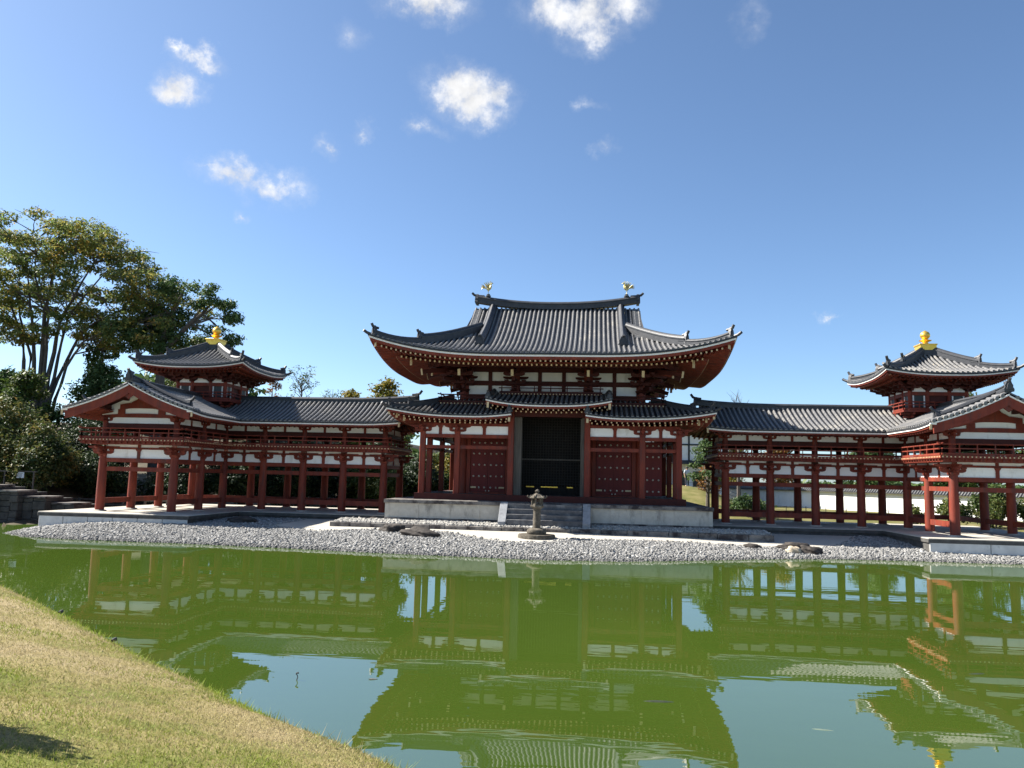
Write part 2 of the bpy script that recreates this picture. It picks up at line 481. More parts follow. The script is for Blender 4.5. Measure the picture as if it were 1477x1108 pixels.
def np_mesh(name, verts, faces, mat, parent=None, rnd=None, smooth=False, kind=None):
    """verts (N,3), faces (F,k): big soups (leaves, pebbles, grass) straight from numpy"""
    me = bpy.data.meshes.new(name)
    nf, k = faces.shape
    me.vertices.add(len(verts))
    me.vertices.foreach_set('co', np.ascontiguousarray(verts, np.float32).ravel())
    me.loops.add(nf * k)
    me.loops.foreach_set('vertex_index', np.ascontiguousarray(faces, np.int32).ravel())
    me.polygons.add(nf)
    me.polygons.foreach_set('loop_start', np.arange(0, nf * k, k, dtype=np.int32))
    me.polygons.foreach_set('loop_total', np.full(nf, k, np.int32))
    if smooth:
        me.polygons.foreach_set('use_smooth', np.ones(nf, bool))
    me.update(calc_edges=True)
    if rnd is not None:
        a = me.attributes.new('rnd', 'FLOAT', 'POINT')
        a.data.foreach_set('value', np.ascontiguousarray(rnd, np.float32))
    me.materials.append(M[mat] if isinstance(mat, str) else mat)
    o = bpy.data.objects.new(name, me)
    col.objects.link(o)
    if parent is not None:
        adopt(o, parent)
    if kind:
        o['kind'] = kind
    return o


# ------------------------------------------------------------------ ground, pond, banks
FAR_SHORE = [(-70, 6), (-34, 4), (-30.6, -1.5), (-29.6, -3.0), (-28.6, -2.2), (-27.6, -1.6), (-27.0, -4.0), (-25.6, -8.0), (-23.5, -9.6), (-20.9, -10.2), (-16, -10.3), (-11, -10.8),
             (-6.2, -11.6), (-1.8, -11.95), (0.4, -12.2), (3.75, -11.6), (6.6, -10.3), (9.8, -8.5), (13, -7.4), (16.2, -7.0), (19, -7.0), (21.5, -6.8), (30, -6.6), (70, -6.6)]
BANK_EDGE = [(-70, 10), (-40, -6), (-30, -13.5), (-12.2, -25.75), (-7.9, -29.45), (-4.78, -32.25), (-2.83, -33.9), (-1.35, -35.15), (0.02, -36.1), (0.62, -36.6), (3, -38.8), (8, -42.2), (16, -45), (70, -50)]
SAND_EDGE = [(-13.6, -4.9), (-12.2, -6.1), (-10.9, -6.8), (-9.6, -6.0), (-8.4, -5.4), (-6.6, -5.3), (-4.9, -5.7), (-3.6, -7.0), (-2.7, -7.8), (-1.8, -8.6), (-0.9, -8.9), (0.1, -8.8), (0.9, -8.2), (1.7, -6.9), (2.7, -7.0),
             (4.5, -6.5), (6.7, -6.1), (8.5, -6.0), (10.4, -6.1), (12.2, -5.8), (14.0, -4.9), (15.5, -2.6), (16.5, 0)]


def side_dist(P, line):
    """signed distance to an open polyline: + on its left side walking along it"""
    best = np.full(len(P), 1e9)
    sgn = np.ones(len(P))
    L = np.asarray(line, float)
    for a, b in zip(L[:-1], L[1:]):
        d = b - a
        t = np.clip(((P - a) @ d) / (d @ d), 0, 1)
        q = a + t[:, None] * d
        dd = np.hypot(*(P - q).T)
        cr = d[0] * (P[:, 1] - a[1]) - d[1] * (P[:, 0] - a[0])
        upd = dd < best - 1e-9
        best = np.where(upd, dd, best)
        sgn = np.where(upd, np.where(cr >= 0, 1, -1), sgn)
    return best * sgn


def smooth(x, a, b):
    t = np.clip((x - a) / (b - a), 0, 1)
    return t * t * (3 - 2 * t)


def vnoise(x, y, s, seed=0):
    return (np.sin(x * s + 1.3 * seed + 1.7 * np.sin(y * s * 0.7 + seed)) + np.sin(y * s * 1.1 + 2.1 * seed + 1.3 * np.sin(x * s * 0.9 - seed))) * 0.5


def far_ground(x, y):
    P = np.stack([x, y], -1)
    d = side_dist(P, FAR_SHORE)
    z = np.where(d > 0, 0.6 * (1 - np.exp(-np.maximum(d, 0) / 3.2)), np.maximum(d * 0.35, -1.0))
    z = z + 0.018 * vnoise(x, y, 1.1, 1) * smooth(d, 0, 2)
    # the wooded slope behind and left of the left wing
    z = z + 7.0 * smooth(y - 0.25 * (x + 25), 16, 70) * smooth(-x, 8, 32) * (d > 0)
    z = z + 1.5 * smooth(-x, 29.5, 33) * smooth(y, -6, 2) * (d > 0)
    # low rise of the lawn on the right
    z = z + 2.15 * smooth(y, 13, 27) * (1 - smooth(x, 10.5, 18)) * smooth(x, 2, 9) + 0.25 * smooth(y, 14, 40) * smooth(x, 8, 14)
    return z


def bank_ground(x, y):
    P = np.stack([x, y], -1)
    d = -side_dist(P, BANK_EDGE)
    di = np.maximum(d, 0)
    z = 0.28 + 0.275 * di * np.exp(-(di / 14) ** 2) + 0.10 * smooth(di, 0, 0.7)
    z = z + 0.035 * vnoise(x, y, 0.9, 2) * smooth(di, 0.2, 2) + 0.015 * vnoise(x, y, 2.7, 4) * smooth(di, 0, 1)
    z = np.where(d < 0, np.maximum(0.28 + d * 3.2, -1.2), z)
    return z, d


def grid_mesh(name, xs, ys, zf):
    X, Y = np.meshgrid(xs, ys)
    x, y = X.ravel(), Y.ravel()
    z = zf(x, y)
    nx, ny = len(xs), len(ys)
    i = np.arange(nx * ny).reshape(ny, nx)
    f = np.stack([i[:-1, :-1], i[:-1, 1:], i[1:, 1:], i[1:, :-1]], -1).reshape(-1, 4)
    return np.stack([x, y, z], -1), f


def spaced(pts):
    return np.unique(np.concatenate([np.arange(a, b, st) for a, b, st in pts]))


# ground: one sheet to the horizon; attributes say which material lies where (sand, pebbles, lawn)
def ground_mat():
    m_, n_, l_, b = new_mat('ground_surface')

    def att(nm):
        a = n_.new('ShaderNodeAttribute')
        a.attribute_name = nm
        return a.outputs['Fac']

    soil = ramp(n_, l_, noise(n_, l_, 1.3, 6).outputs['Fac'], [(0.3, (0.05, 0.04, 0.028)), (0.7, (0.10, 0.085, 0.055))])
    lawn = ramp(n_, l_, noise(n_, l_, 0.8, 8).outputs['Fac'], [(0.3, (0.07, 0.08, 0.02)), (0.5, (0.13, 0.12, 0.04)), (0.7, (0.19, 0.16, 0.07))])
    peb = ramp(n_, l_, noise(n_, l_, 9, 4).outputs['Fac'], [(0.35, (0.08, 0.078, 0.073)), (0.65, (0.17, 0.165, 0.155))])
    sand = ramp(n_, l_, noise(n_, l_, 30, 4).outputs['Fac'], [(0.3, (0.36, 0.335, 0.285)), (0.7, (0.46, 0.43, 0.375))])
    cur = soil.outputs['Color']
    nz = noise(n_, l_, 2.2, 5)
    for nm, src in (('lawn', lawn), ('pebble', peb), ('sand', sand)):
        mr = n_.new('ShaderNodeMath')
        mr.operation = 'MULTIPLY_ADD'
        l_.new(nz.outputs['Fac'], mr.inputs[0])
        mr.inputs[1].default_value = 0.5
        l_.new(att(nm), mr.inputs[2])
        st = n_.new('ShaderNodeMapRange')
        st.inputs['From Min'].default_value = 0.68
        st.inputs['From Max'].default_value = 0.82
        l_.new(mr.outputs[0], st.inputs['Value'])
        mx = n_.new('ShaderNodeMixRGB')
        l_.new(st.outputs[0], mx.inputs['Fac'])
        l_.new(cur, mx.inputs['Color1'])
        l_.new(src.outputs['Color'], mx.inputs['Color2'])
        cur = mx.outputs['Color']
    l_.new(cur, b.inputs['Base Color'])
    b.inputs['Roughness'].default_value = 0.9
    b.inputs['Specular IOR Level'].default_value = 0.15
    bp = n_.new('ShaderNodeBump')
    bp.inputs['Strength'].default_value = 0.35
    bp.inputs['Distance'].default_value = 0.03
    l_.new(noise(n_, l_, 25, 5).outputs['Fac'], bp.inputs['Height'])
    l_.new(bp.outputs[0], b.inputs['Normal'])
    return m_


gx = spaced([(-1500, -300, 200), (-300, -70, 25), (-70, -34, 1.5), (-34, 34, 0.25), (34, 72, 1.5), (72, 300, 25), (300, 1601, 200)])
gy = spaced([(-14, 2, 0.2), (2, 14, 0.5), (14, 80, 1.5), (80, 300, 20), (300, 2100, 200)])
gv, gf = grid_mesh('ground', gx, gy, far_ground)
ground = np_mesh('ground', gv, gf, ground_mat(), smooth=True, kind='structure')
gP = gv[:, :2]
d_sh = side_dist(gP, FAR_SHORE)
d_sand = side_dist(gP, SAND_EDGE)
x_, y_ = gP.T
in_front = (y_ < 1.0) & (d_sh > -3)
sand_a = smooth(d_sand, -0.35, 0.35) * ((x_ > -14) & (x_ < 16.4) & (y_ < 2.0))
peb_a = ((y_ < 0.6) & (x_ > -27.5) & (d_sh > -2.5)).astype(float)
lawn_a = ((y_ > 7.0) & (x_ > 3)).astype(float) * (1 - 0.0 * x_)
lawn_a = np.maximum(lawn_a, ((y_ > 12) & (x_ > -24) & (x_ < 3) & (y_ < 24)) * 0.45)
for nm, arr in (('sand', sand_a), ('pebble', peb_a), ('lawn', lawn_a)):
    a_ = ground.data.attributes.new(nm, 'FLOAT', 'POINT')
    a_.data.foreach_set('value', np.ascontiguousarray(arr, np.float32))


def water_mat():
    m_, n_, l_, b = new_mat('green_pond_water')
    tc = n_.new('ShaderNodeTexCoord')
    c_ = ramp(n_, l_, noise(n_, l_, 0.07, 3).outputs['Fac'], [(0.3, (0.040, 0.070, 0.009)), (0.7, (0.054, 0.089, 0.012))])

    def wave(scale, st, det):
        mp = n_.new('ShaderNodeMapping')
        mp.inputs['Scale'].default_value = st
        mp.inputs['Rotation'].default_value = (0, 0, R(8))
        l_.new(tc.outputs['Object'], mp.inputs['Vector'])
        nz = n_.new('ShaderNodeTexNoise')
        nz.inputs['Scale'].default_value = scale
        nz.inputs['Detail'].default_value = det
        nz.inputs['Roughness'].default_value = 0.45
        l_.new(mp.outputs[0], nz.inputs['Vector'])
        return nz.outputs['Fac']

    a1 = wave(1.6, (0.45, 1.5, 1), 2)
    a2 = wave(0.35, (0.6, 1.2, 1), 2)
    # breeze patches: rougher on the right-hand side of the pond
    br = ramp(n_, l_, noise(n_, l_, 0.06, 3).outputs['Fac'], [(0.35, (0.35,) * 3), (0.65, (1.0,) * 3)])
    mu = n_.new('ShaderNodeMath')
    mu.operation = 'MULTIPLY'
    l_.new(a1, mu.inputs[0])
    l_.new(br.outputs['Color'], mu.inputs[1])
    ad = n_.new('ShaderNodeMath')
    ad.operation = 'MULTIPLY_ADD'
    l_.new(a2, ad.inputs[0])
    ad.inputs[1].default_value = 1.0
    l_.new(mu.outputs[0], ad.inputs[2])
    bp = n_.new('ShaderNodeBump')
    bp.inputs['Strength'].default_value = 0.024
    bp.inputs['Distance'].default_value = 0.1
    l_.new(ad.outputs[0], bp.inputs['Height'])
    # murky body seen through a mirror-like skin: the mirror share grows towards grazing views
    df = n_.new('ShaderNodeBsdfDiffuse')
    l_.new(c_.outputs['Color'], df.inputs['Color'])
    gl = n_.new('ShaderNodeBsdfGlossy')
    gl.inputs['Roughness'].default_value = 0.012
    gl.inputs['Color'].default_value = (0.96, 0.94, 1.0, 1)
    l_.new(bp.outputs[0], gl.inputs['Normal'])
    fr = n_.new('ShaderNodeFresnel')
    fr.inputs['IOR'].default_value = 1.333
    fm = n_.new('ShaderNodeMath')
    fm.operation = 'MULTIPLY_ADD'
    l_.new(fr.outputs[0], fm.inputs[0])
    fm.inputs[1].default_value = 0.38
    fm.inputs[2].default_value = 0.30
    mx = n_.new('ShaderNodeMixShader')
    l_.new(fm.outputs[0], mx.inputs['Fac'])
    l_.new(df.outputs[0], mx.inputs[1])
    l_.new(gl.outputs[0], mx.inputs[2])
    l_.new(mx.outputs[0], n_['Material Output'].inputs['Surface'])
    n_.remove(b)
    return m_


mb = MB()
mb.add([(-75, -52, 0), (75, -52, 0), (75, 12, 0), (-75, 12, 0)], [(0, 1, 2, 3)])
water = mb.build('pond_water', water_mat())
water['kind'] = 'structure'


def grass_ground_mat():
    m_, n_, l_, b = new_mat('mown_bank_turf')
    big = ramp(n_, l_, noise(n_, l_, 0.55, 6, 0.65).outputs['Fac'], [(0.40, (0.36, 0.295, 0.165)), (0.53, (0.29, 0.25, 0.105)), (0.64, (0.18, 0.20, 0.05))])
    fine = ramp(n_, l_, noise(n_, l_, 38, 8, 0.7).outputs['Fac'], [(0.3, (0.45, 0.45, 0.45)), (0.7, (1.25, 1.2, 1.15))])
    mx = n_.new('ShaderNodeMixRGB')
    mx.blend_type = 'MULTIPLY'
    mx.inputs['Fac'].default_value = 1
    l_.new(big.outputs['Color'], mx.inputs['Color1'])
    l_.new(fine.outputs['Color'], mx.inputs['Color2'])
    l_.new(mx.outputs[0], b.inputs['Base Color'])
    b.inputs['Roughness'].default_value = 0.95
    b.inputs['Specular IOR Level'].default_value = 0.1
    bp = n_.new('ShaderNodeBump')
    bp.inputs['Strength'].default_value = 0.7
    bp.inputs['Distance'].default_value = 0.03
    l_.new(noise(n_, l_, 45, 6, 0.7).outputs['Fac'], bp.inputs['Height'])
    l_.new(bp.outputs[0], b.inputs['Normal'])
    return m_


bx_ = spaced([(-60, -20, 1.0), (-20, -10, 0.25), (-10, 6, 0.1), (6, 16, 0.4), (16, 61, 1.5)])
by_ = spaced([(-90, -50, 2.0), (-50, -43, 0.4), (-43, -24, 0.1), (-24, -10, 0.5), (-10, 10, 1.0)])
bv, bf = grid_mesh('bank', bx_, by_, lambda x, y: bank_ground(x, y)[0])
dz = -side_dist(bv[:, :2], BANK_EDGE)
keep = (dz[bf] > -0.8).any(1)
bank = np_mesh('grass_bank', bv, bf[keep], grass_ground_mat(), smooth=True, kind='structure')


# ------------------------------------------------------------------ tiled roofs
class Slope:
    """one roof slope: O eave middle (x, y), e along the eave, n inwards; tr(d) = (t_lo, t_hi); prof(d) height; U(t) upturn at the eave"""

    def __init__(s, O, e, n, tr, D, prof, U, fade):
        s.O, s.e, s.n, s.tr, s.D, s.prof, s.U, s.fade = Vector((*O, 0)), Vector((*e, 0)), Vector((*n, 0)), tr, D, prof, U, fade

    def up(s, t, d):
        return s.U(t) * max(0.0, 1 - d / s.fade) ** 1.5

    def P(s, t, d, dz=0.0, z=None):
        p = s.O + s.e * t + s.n * d
        p.z = (s.prof(d) if z is None else z) + s.up(t, d) + dz
        return p

    def dmax(s, t):
        """how far up the slope the line at t runs before it leaves the slope"""
        lo, hi = 0.0, s.D
        a, b = s.tr(hi)
        if a <= t <= b:
            return hi
        a, b = s.tr(0)
        if not (a <= t <= b):
            return 0.0
        for _ in range(24):
            m_ = (lo + hi) / 2
            a, b = s.tr(m_)
            if a <= t <= b:
                lo = m_
            else:
                hi = m_
        return lo

    def dmin(s, t):
        a, b = s.tr(0)
        if a <= t <= b:
            return 0.0
        lo, hi = 0.0, s.D
        a, b = s.tr(hi)
        if not (a <= t <= b):
            return None
        for _ in range(24):
            m_ = (lo + hi) / 2
            a, b = s.tr(m_)
            if a <= t <= b:
                hi = m_
            else:
                lo = m_
        return hi


def tile_slope(base, roll, S, sp=0.28, r=0.082, seg=0.34, hole=None):
    t0 = min(S.tr(0)[0], S.tr(S.D)[0])
    t1 = max(S.tr(0)[1], S.tr(S.D)[1])
    n = max(2, int(round((t1 - t0) / sp)))
    sp = (t1 - t0) / n
    K = 8
    for i in range(n):
        ta, tb = t0 + i * sp, t0 + (i + 1) * sp
        eps = 1e-4
        ra, rb = (S.dmin(ta + eps), S.dmax(ta + eps)), (S.dmin(tb - eps), S.dmax(tb - eps))
        if ra[0] is None or rb[0] is None or max(ra[1] - ra[0], rb[1] - rb[0]) < 0.02:
            continue
        vs = []
        for k in range(K + 1):
            f = k / K
            vs.append(S.P(ta, ra[0] + (ra[1] - ra[0]) * f))
            vs.append(S.P(tb, rb[0] + (rb[1] - rb[0]) * f))
        base.add(vs, [(2 * k, 2 * k + 1, 2 * k + 3, 2 * k + 2) for k in range(K)])
    for i in range(n + 1):
        t = t0 + i * sp
        t = min(max(t, t0 + r), t1 - r)
        a, b = S.dmin(t), S.dmax(t)
        if a is None or b - a < 0.12:
            continue
        nseg = max(1, int(round((b - a) / seg)))
        rings = []
        wob = random.uniform(-0.006, 0.006)
        for k in range(nseg):
            for f, rr in ((0.0, r), (1.0, r * 0.9)):
                d = a + (b - a) * (k + f) / nseg
                p = S.P(t + wob, d)
                q = S.P(t + wob, d + 0.02) if d + 0.02 <= S.D else S.P(t, d - 0.02)
                tn = (q - p) if d + 0.02 <= S.D else (p - q)
                tn.normalize()
                u = S.e.cross(tn)
                if u.z < 0:
                    u = -u
                rings.append([p + S.e * (math.cos(g) * rr) + u * (math.sin(g) * rr * 1.15 + 0.012) for g in (0, math.pi * .25, math.pi * .5, math.pi * .75, math.pi)])
        m_ = 5
        fs = [(j * m_ + k, j * m_ + k + 1, (j + 1) * m_ + k + 1, (j + 1) * m_ + k) for j in range(len(rings) - 1) for k in range(m_ - 1)]
        roll.add([v for g in rings for v in g], fs)
        if a == 0.0:
            c = S.P(t, -0.015, -0.012)
            ring = [c + S.e * (math.cos(2 * math.pi * k / 10) * r * 1.06) + Vector((0, 0, math.sin(2 * math.pi * k / 10) * r * 1.06)) for k in range(10)]
            ring2 = [p + S.n * 0.08 for p in ring]
            roll.add(ring + ring2, [tuple(range(10))] + [(k, (k + 1) % 10, 10 + (k + 1) % 10, 10 + k) for k in range(10)])


def eave_band(mb, S, d0, d1, z0, z1, n=40, cut=0.0):
    """a board under the eave following its curve: from d0 to d1 inwards, z0..z1 below the tile line at d = 0"""
    vs = []
    for k in range(n + 1):
        for d, dz in ((d0, z1), (d0, z0), (d1, z0), (d1, z1)):
            a, b = S.tr(max(d, 0))
            if d < 0:
                a, b = a + d * S.hipa, b - d * S.hipb
            t = a + cut + (b - a - 2 * cut) * k / n
            p = S.O + S.e * t + S.n * d
            p.z = S.prof(0) + S.U(t) + dz
            vs.append(p)
    fs = [(4 * k + j, 4 * k + (j + 1) % 4, 4 * k + 4 + (j + 1) % 4, 4 * k + 4 + j) for k in range(n) for j in range(4)]
    fs += [(0, 1, 2, 3), (4 * n, 4 * n + 1, 4 * n + 2, 4 * n + 3)]
    mb.add(vs, fs)


def soffit(mb, S, d0, d1, z0, z1, n=30, K=3):
    """board ceiling above the rafters: z relative to the eave line"""
    vs = []
    for k in range(n + 1):
        for j in range(K + 1):
            d = d0 + (d1 - d0) * j / K
            a, b = S.tr(d)
            t = a + (b - a) * k / n
            p = S.O + S.e * t + S.n * d
            p.z = S.prof(0) + S.up(t, d * 0.8) + z0 + (z1 - z0) * j / K
            vs.append(p)
    m_ = K + 1
    mb.add(vs, [(k * m_ + j, k * m_ + j + 1, (k + 1) * m_ + j + 1, (k + 1) * m_ + j) for k in range(n) for j in range(K)])


def rafters(mb, tips, S, d0, d1, z0, z1, sp=0.24, w=0.085, h=0.1, cut=0.15, tipr=1.0):
    a, b = S.tr(d0)
    n = max(1, int(round((b - a - 2 * cut) / sp)))
    for i in range(n + 1):
        t = a + cut + (b - a - 2 * cut) * i / n
        dm = d1
        if not (S.tr(d1)[0] <= t <= S.tr(d1)[1]):
            dm = min(d1, max(S.dmax(t), d0 + 0.15))
        f = (dm - d0) / (d1 - d0)
        p = S.O + S.e * t + S.n * d0
        q = S.O + S.e * t + S.n * dm
        p.z = S.prof(0) + S.up(t, d0 * 0.8) + z0
        q.z = S.prof(0) + S.up(t, dm * 0.8) + z0 + (z1 - z0) * f
        mb.bar(p, q, w, h)
        dr = (p - q).normalized()
        tips.bar(p + dr * 0.001, p + dr * 0.016, w * tipr, h * tipr)


def ridge_section(w, h):
    hw = w / 2
    return [(-hw, 0), (-hw, h * .3), (-hw * .88, h * .3), (-hw * .88, h * .62), (-hw * 1.05, h * .62), (-hw * 1.05, h * .72), (-hw * .75, h * .74), (-hw * .5, h * .95), (0, h * 1.05), (hw * .5, h * .95),
            (hw * .75, h * .74), (hw * 1.05, h * .72), (hw * 1.05, h * .62), (hw * .88, h * .62), (hw * .88, h * .3), (hw, h * .3), (hw, 0)]


def build_all(parts, name, mat, parent):
    for b in parts:
        b.build(name, mat, parent)


def ogre_tile(parts, p, out, w, h, horn=1.0, mx=1):
    """ridge end tile: shouldered plate facing 'out' with a horn-like roll tile curling up in front"""
    mb = MB(mx)
    parts.append(mb)
    p, out = Vector(p), Vector(out)
    out.z = 0
    out.normalize()
    sd = Vector((-out.y, out.x, 0))
    poly = [(-.62, -.05), (-.66, .22), (-.5, .4), (-.52, .62), (-.36, .82), (-.3, 1.0), (-.12, 1.08), (0, 1.2), (.12, 1.08), (.3, 1.0), (.36, .82), (.52, .62), (.5, .4), (.66, .22), (.62, -.05)]
    mb.prism([(a * w, b * h) for a, b in poly], p, sd, Vector((0, 0, 1)), -0.07, 0.09)
    mb.prism([(a * w * .55, (b * .6 + .2) * h) for a, b in poly], p + out * 0.0, sd, Vector((0, 0, 1)), 0.09, 0.15)
    mb.prism([(a * w * .55, (b * .6 + .2) * h) for a, b in poly], p + out * 0.0, sd, Vector((0, 0, 1)), -0.13, -0.07)
    if horn:
        q = p + Vector((0, 0, h * 0.98))
        path = [q - out * w * .9 + Vector((0, 0, -.02)), q, q + out * w * .55 * horn + Vector((0, 0, .07 * horn)), q + out * w * .95 * horn + Vector((0, 0, .26 * horn))]
        mb.tube(path, [.07, .08, .08, .075], 8)


def curve_pts(p, q, sag, n=14, pw=2.0):
    p, q = Vector(p), Vector(q)
    return [p.lerp(q, k / n) + Vector((0, 0, -sag * (1 - abs(2 * k / n - 1) ** pw))) for k in range(n + 1)]


def hip_ridge(ridges, ends, S, L, d_end, d_start=0.25, w=0.3, h=0.34, split=0.36, mx=1):
    """double ridge along a hip whose corner is at t = L: outer low piece, inner tall piece, an ogre tile at each end"""
    sg = 1 if L > 0 else -1
    out = (S.e * sg - S.n)
    mb = MB(mx)
    ridges.append(mb)

    def pt(d, dz=0):
        return S.P(L - sg * d, d, dz)
    ds = d_start + (d_end - d_start) * split
    lo = [pt(d_start + (ds + 0.3 - d_start) * k / 8) for k in range(9)]
    hi = [pt(ds + (d_end - ds) * k / 10) for k in range(11)]
    mb.sweep(lo, ridge_section(w, h * 0.85))
    mb.sweep(hi, ridge_section(w * 1.05, h * 1.3))
    ogre_tile(ends, pt(d_start - 0.02, 0.0), out, w * .75, h * 1.15, 0.8, mx)
    ogre_tile(ends, pt(ds - 0.02, 0.05), out, w * .75, h * 1.4, 0.7, mx)
    # the corner roll that juts out under the lower ogre tile
    c = pt(0.1, 0.02)
    o2 = out.normalized()
    ends[-2].tube([c, c + o2 * .22 + Vector((0, 0, .05)), c + o2 * .42 + Vector((0, 0, .16))], [.085, .085, .08], 8)


# ------------------------------------------------------------------ timber joinery
def arm_poly(L, h):
    return [(-L, h), (-L, h * .55), (-L * .9, h * .22), (-L * .7, 0), (L * .7, 0), (L * .9, h * .22), (L, h * .55), (L, h)]


def bracket_mesh(name, k=1.0, out=True):
    """bracket set above a column: bearing block, boat-shaped arms both ways, three small blocks, and an upper arm"""
    mb = MB()
    mb.frustum(0, 0, 0.0, 0.10 * k, .15 * k, .15 * k, .22 * k, .22 * k)
    mb.box(-.22 * k, .22 * k, -.22 * k, .22 * k, 0.10 * k, 0.2 * k)
    mb.prism([(a, b) for a, b in arm_poly(.62 * k, .17 * k)], (0, 0, .17 * k), (1, 0, 0), (0, 0, 1), -.075 * k, .075 * k)
    mb.prism([(a, b) for a, b in arm_poly(.60 * k, .168 * k)], (0, 0, .171 * k), (0, 1, 0), (0, 0, 1), -.074 * k, .074 * k)
    for x, y in ((-.5, 0), (0, 0), (.5, 0)) + (((0, -.5), (0, .5)) if out else ()):
        mb.frustum(x * k, y * k, .335 * k, .39 * k, .09 * k, .09 * k, .13 * k, .13 * k)
        mb.box(x * k - .13 * k, x * k + .13 * k, y * k - .13 * k, y * k + .13 * k, .39 * k, .46 * k)
    mb.prism([(a, b) for a, b in arm_poly(.95 * k, .15 * k)], (0, 0, .46 * k), (1, 0, 0), (0, 0, 1), -.07 * k, .07 * k)
    if out:
        mb.prism([(a, b) for a, b in arm_poly(.92 * k, .148 * k)], (0, 0, .461 * k), (0, 1, 0), (0, 0, 1), -.069 * k, .069 * k)
    return mb.build(name, 'red')


def rail_run(mb, p, q, h=0.5, sp=0.9, ext=0.22, rails=(0.13, 0.30, 0.46), pw=0.06, studs=True):
    """railing from p to q: three rails (the top one round and overshooting), posts and little struts"""
    p, q = Vector(p), Vector(q)
    d = (q - p)
    L = d.length
    d.normalize()
    n = max(1, int(round(L / sp)))
    for k in range(n + 1):
        c = p + d * (L * k / n)
        mb.box(c.x - pw / 2, c.x + pw / 2, c.y - pw / 2, c.y + pw / 2, c.z, c.z + rails[1] + 0.02)
        mb.box(c.x - pw / 3, c.x + pw / 3, c.y - pw / 3, c.y + pw / 3, c.z + rails[1], c.z + rails[2])
    z = Vector((0, 0, 1))
    mb.bar(p - d * ext * .6 + z * rails[0] * .5, q + d * ext * .6 + z * rails[0] * .5, 0.07, 0.09)
    mb.bar(p - d * ext * .8 + z * rails[1], q + d * ext * .8 + z * rails[1], 0.05, 0.055)
    mb.tube([p - d * ext + z * (rails[2] + .05), p + z * rails[2], q + z * rails[2], q + d * ext + z * (rails[2] + .05)], [.036] * 4, 8)


def panel_between(parent, name, mat, p, q, z0, z1, th=0.07, mx=1):
    mb = MB(mx)
    p, q = Vector((*p, (z0 + z1) / 2)), Vector((*q, (z0 + z1) / 2))
    mb.bar(p, q, th, z1 - z0)
    return mb.build(name, mat, parent)


# ------------------------------------------------------------------ central hall
hall = thing('temple_hall', 'central temple hall with high curved grey roof, studded red doors and dark open doorway', 'temple', (0, 5.9, 0.93))
proto = []      # prototypes that are copied and then themselves used


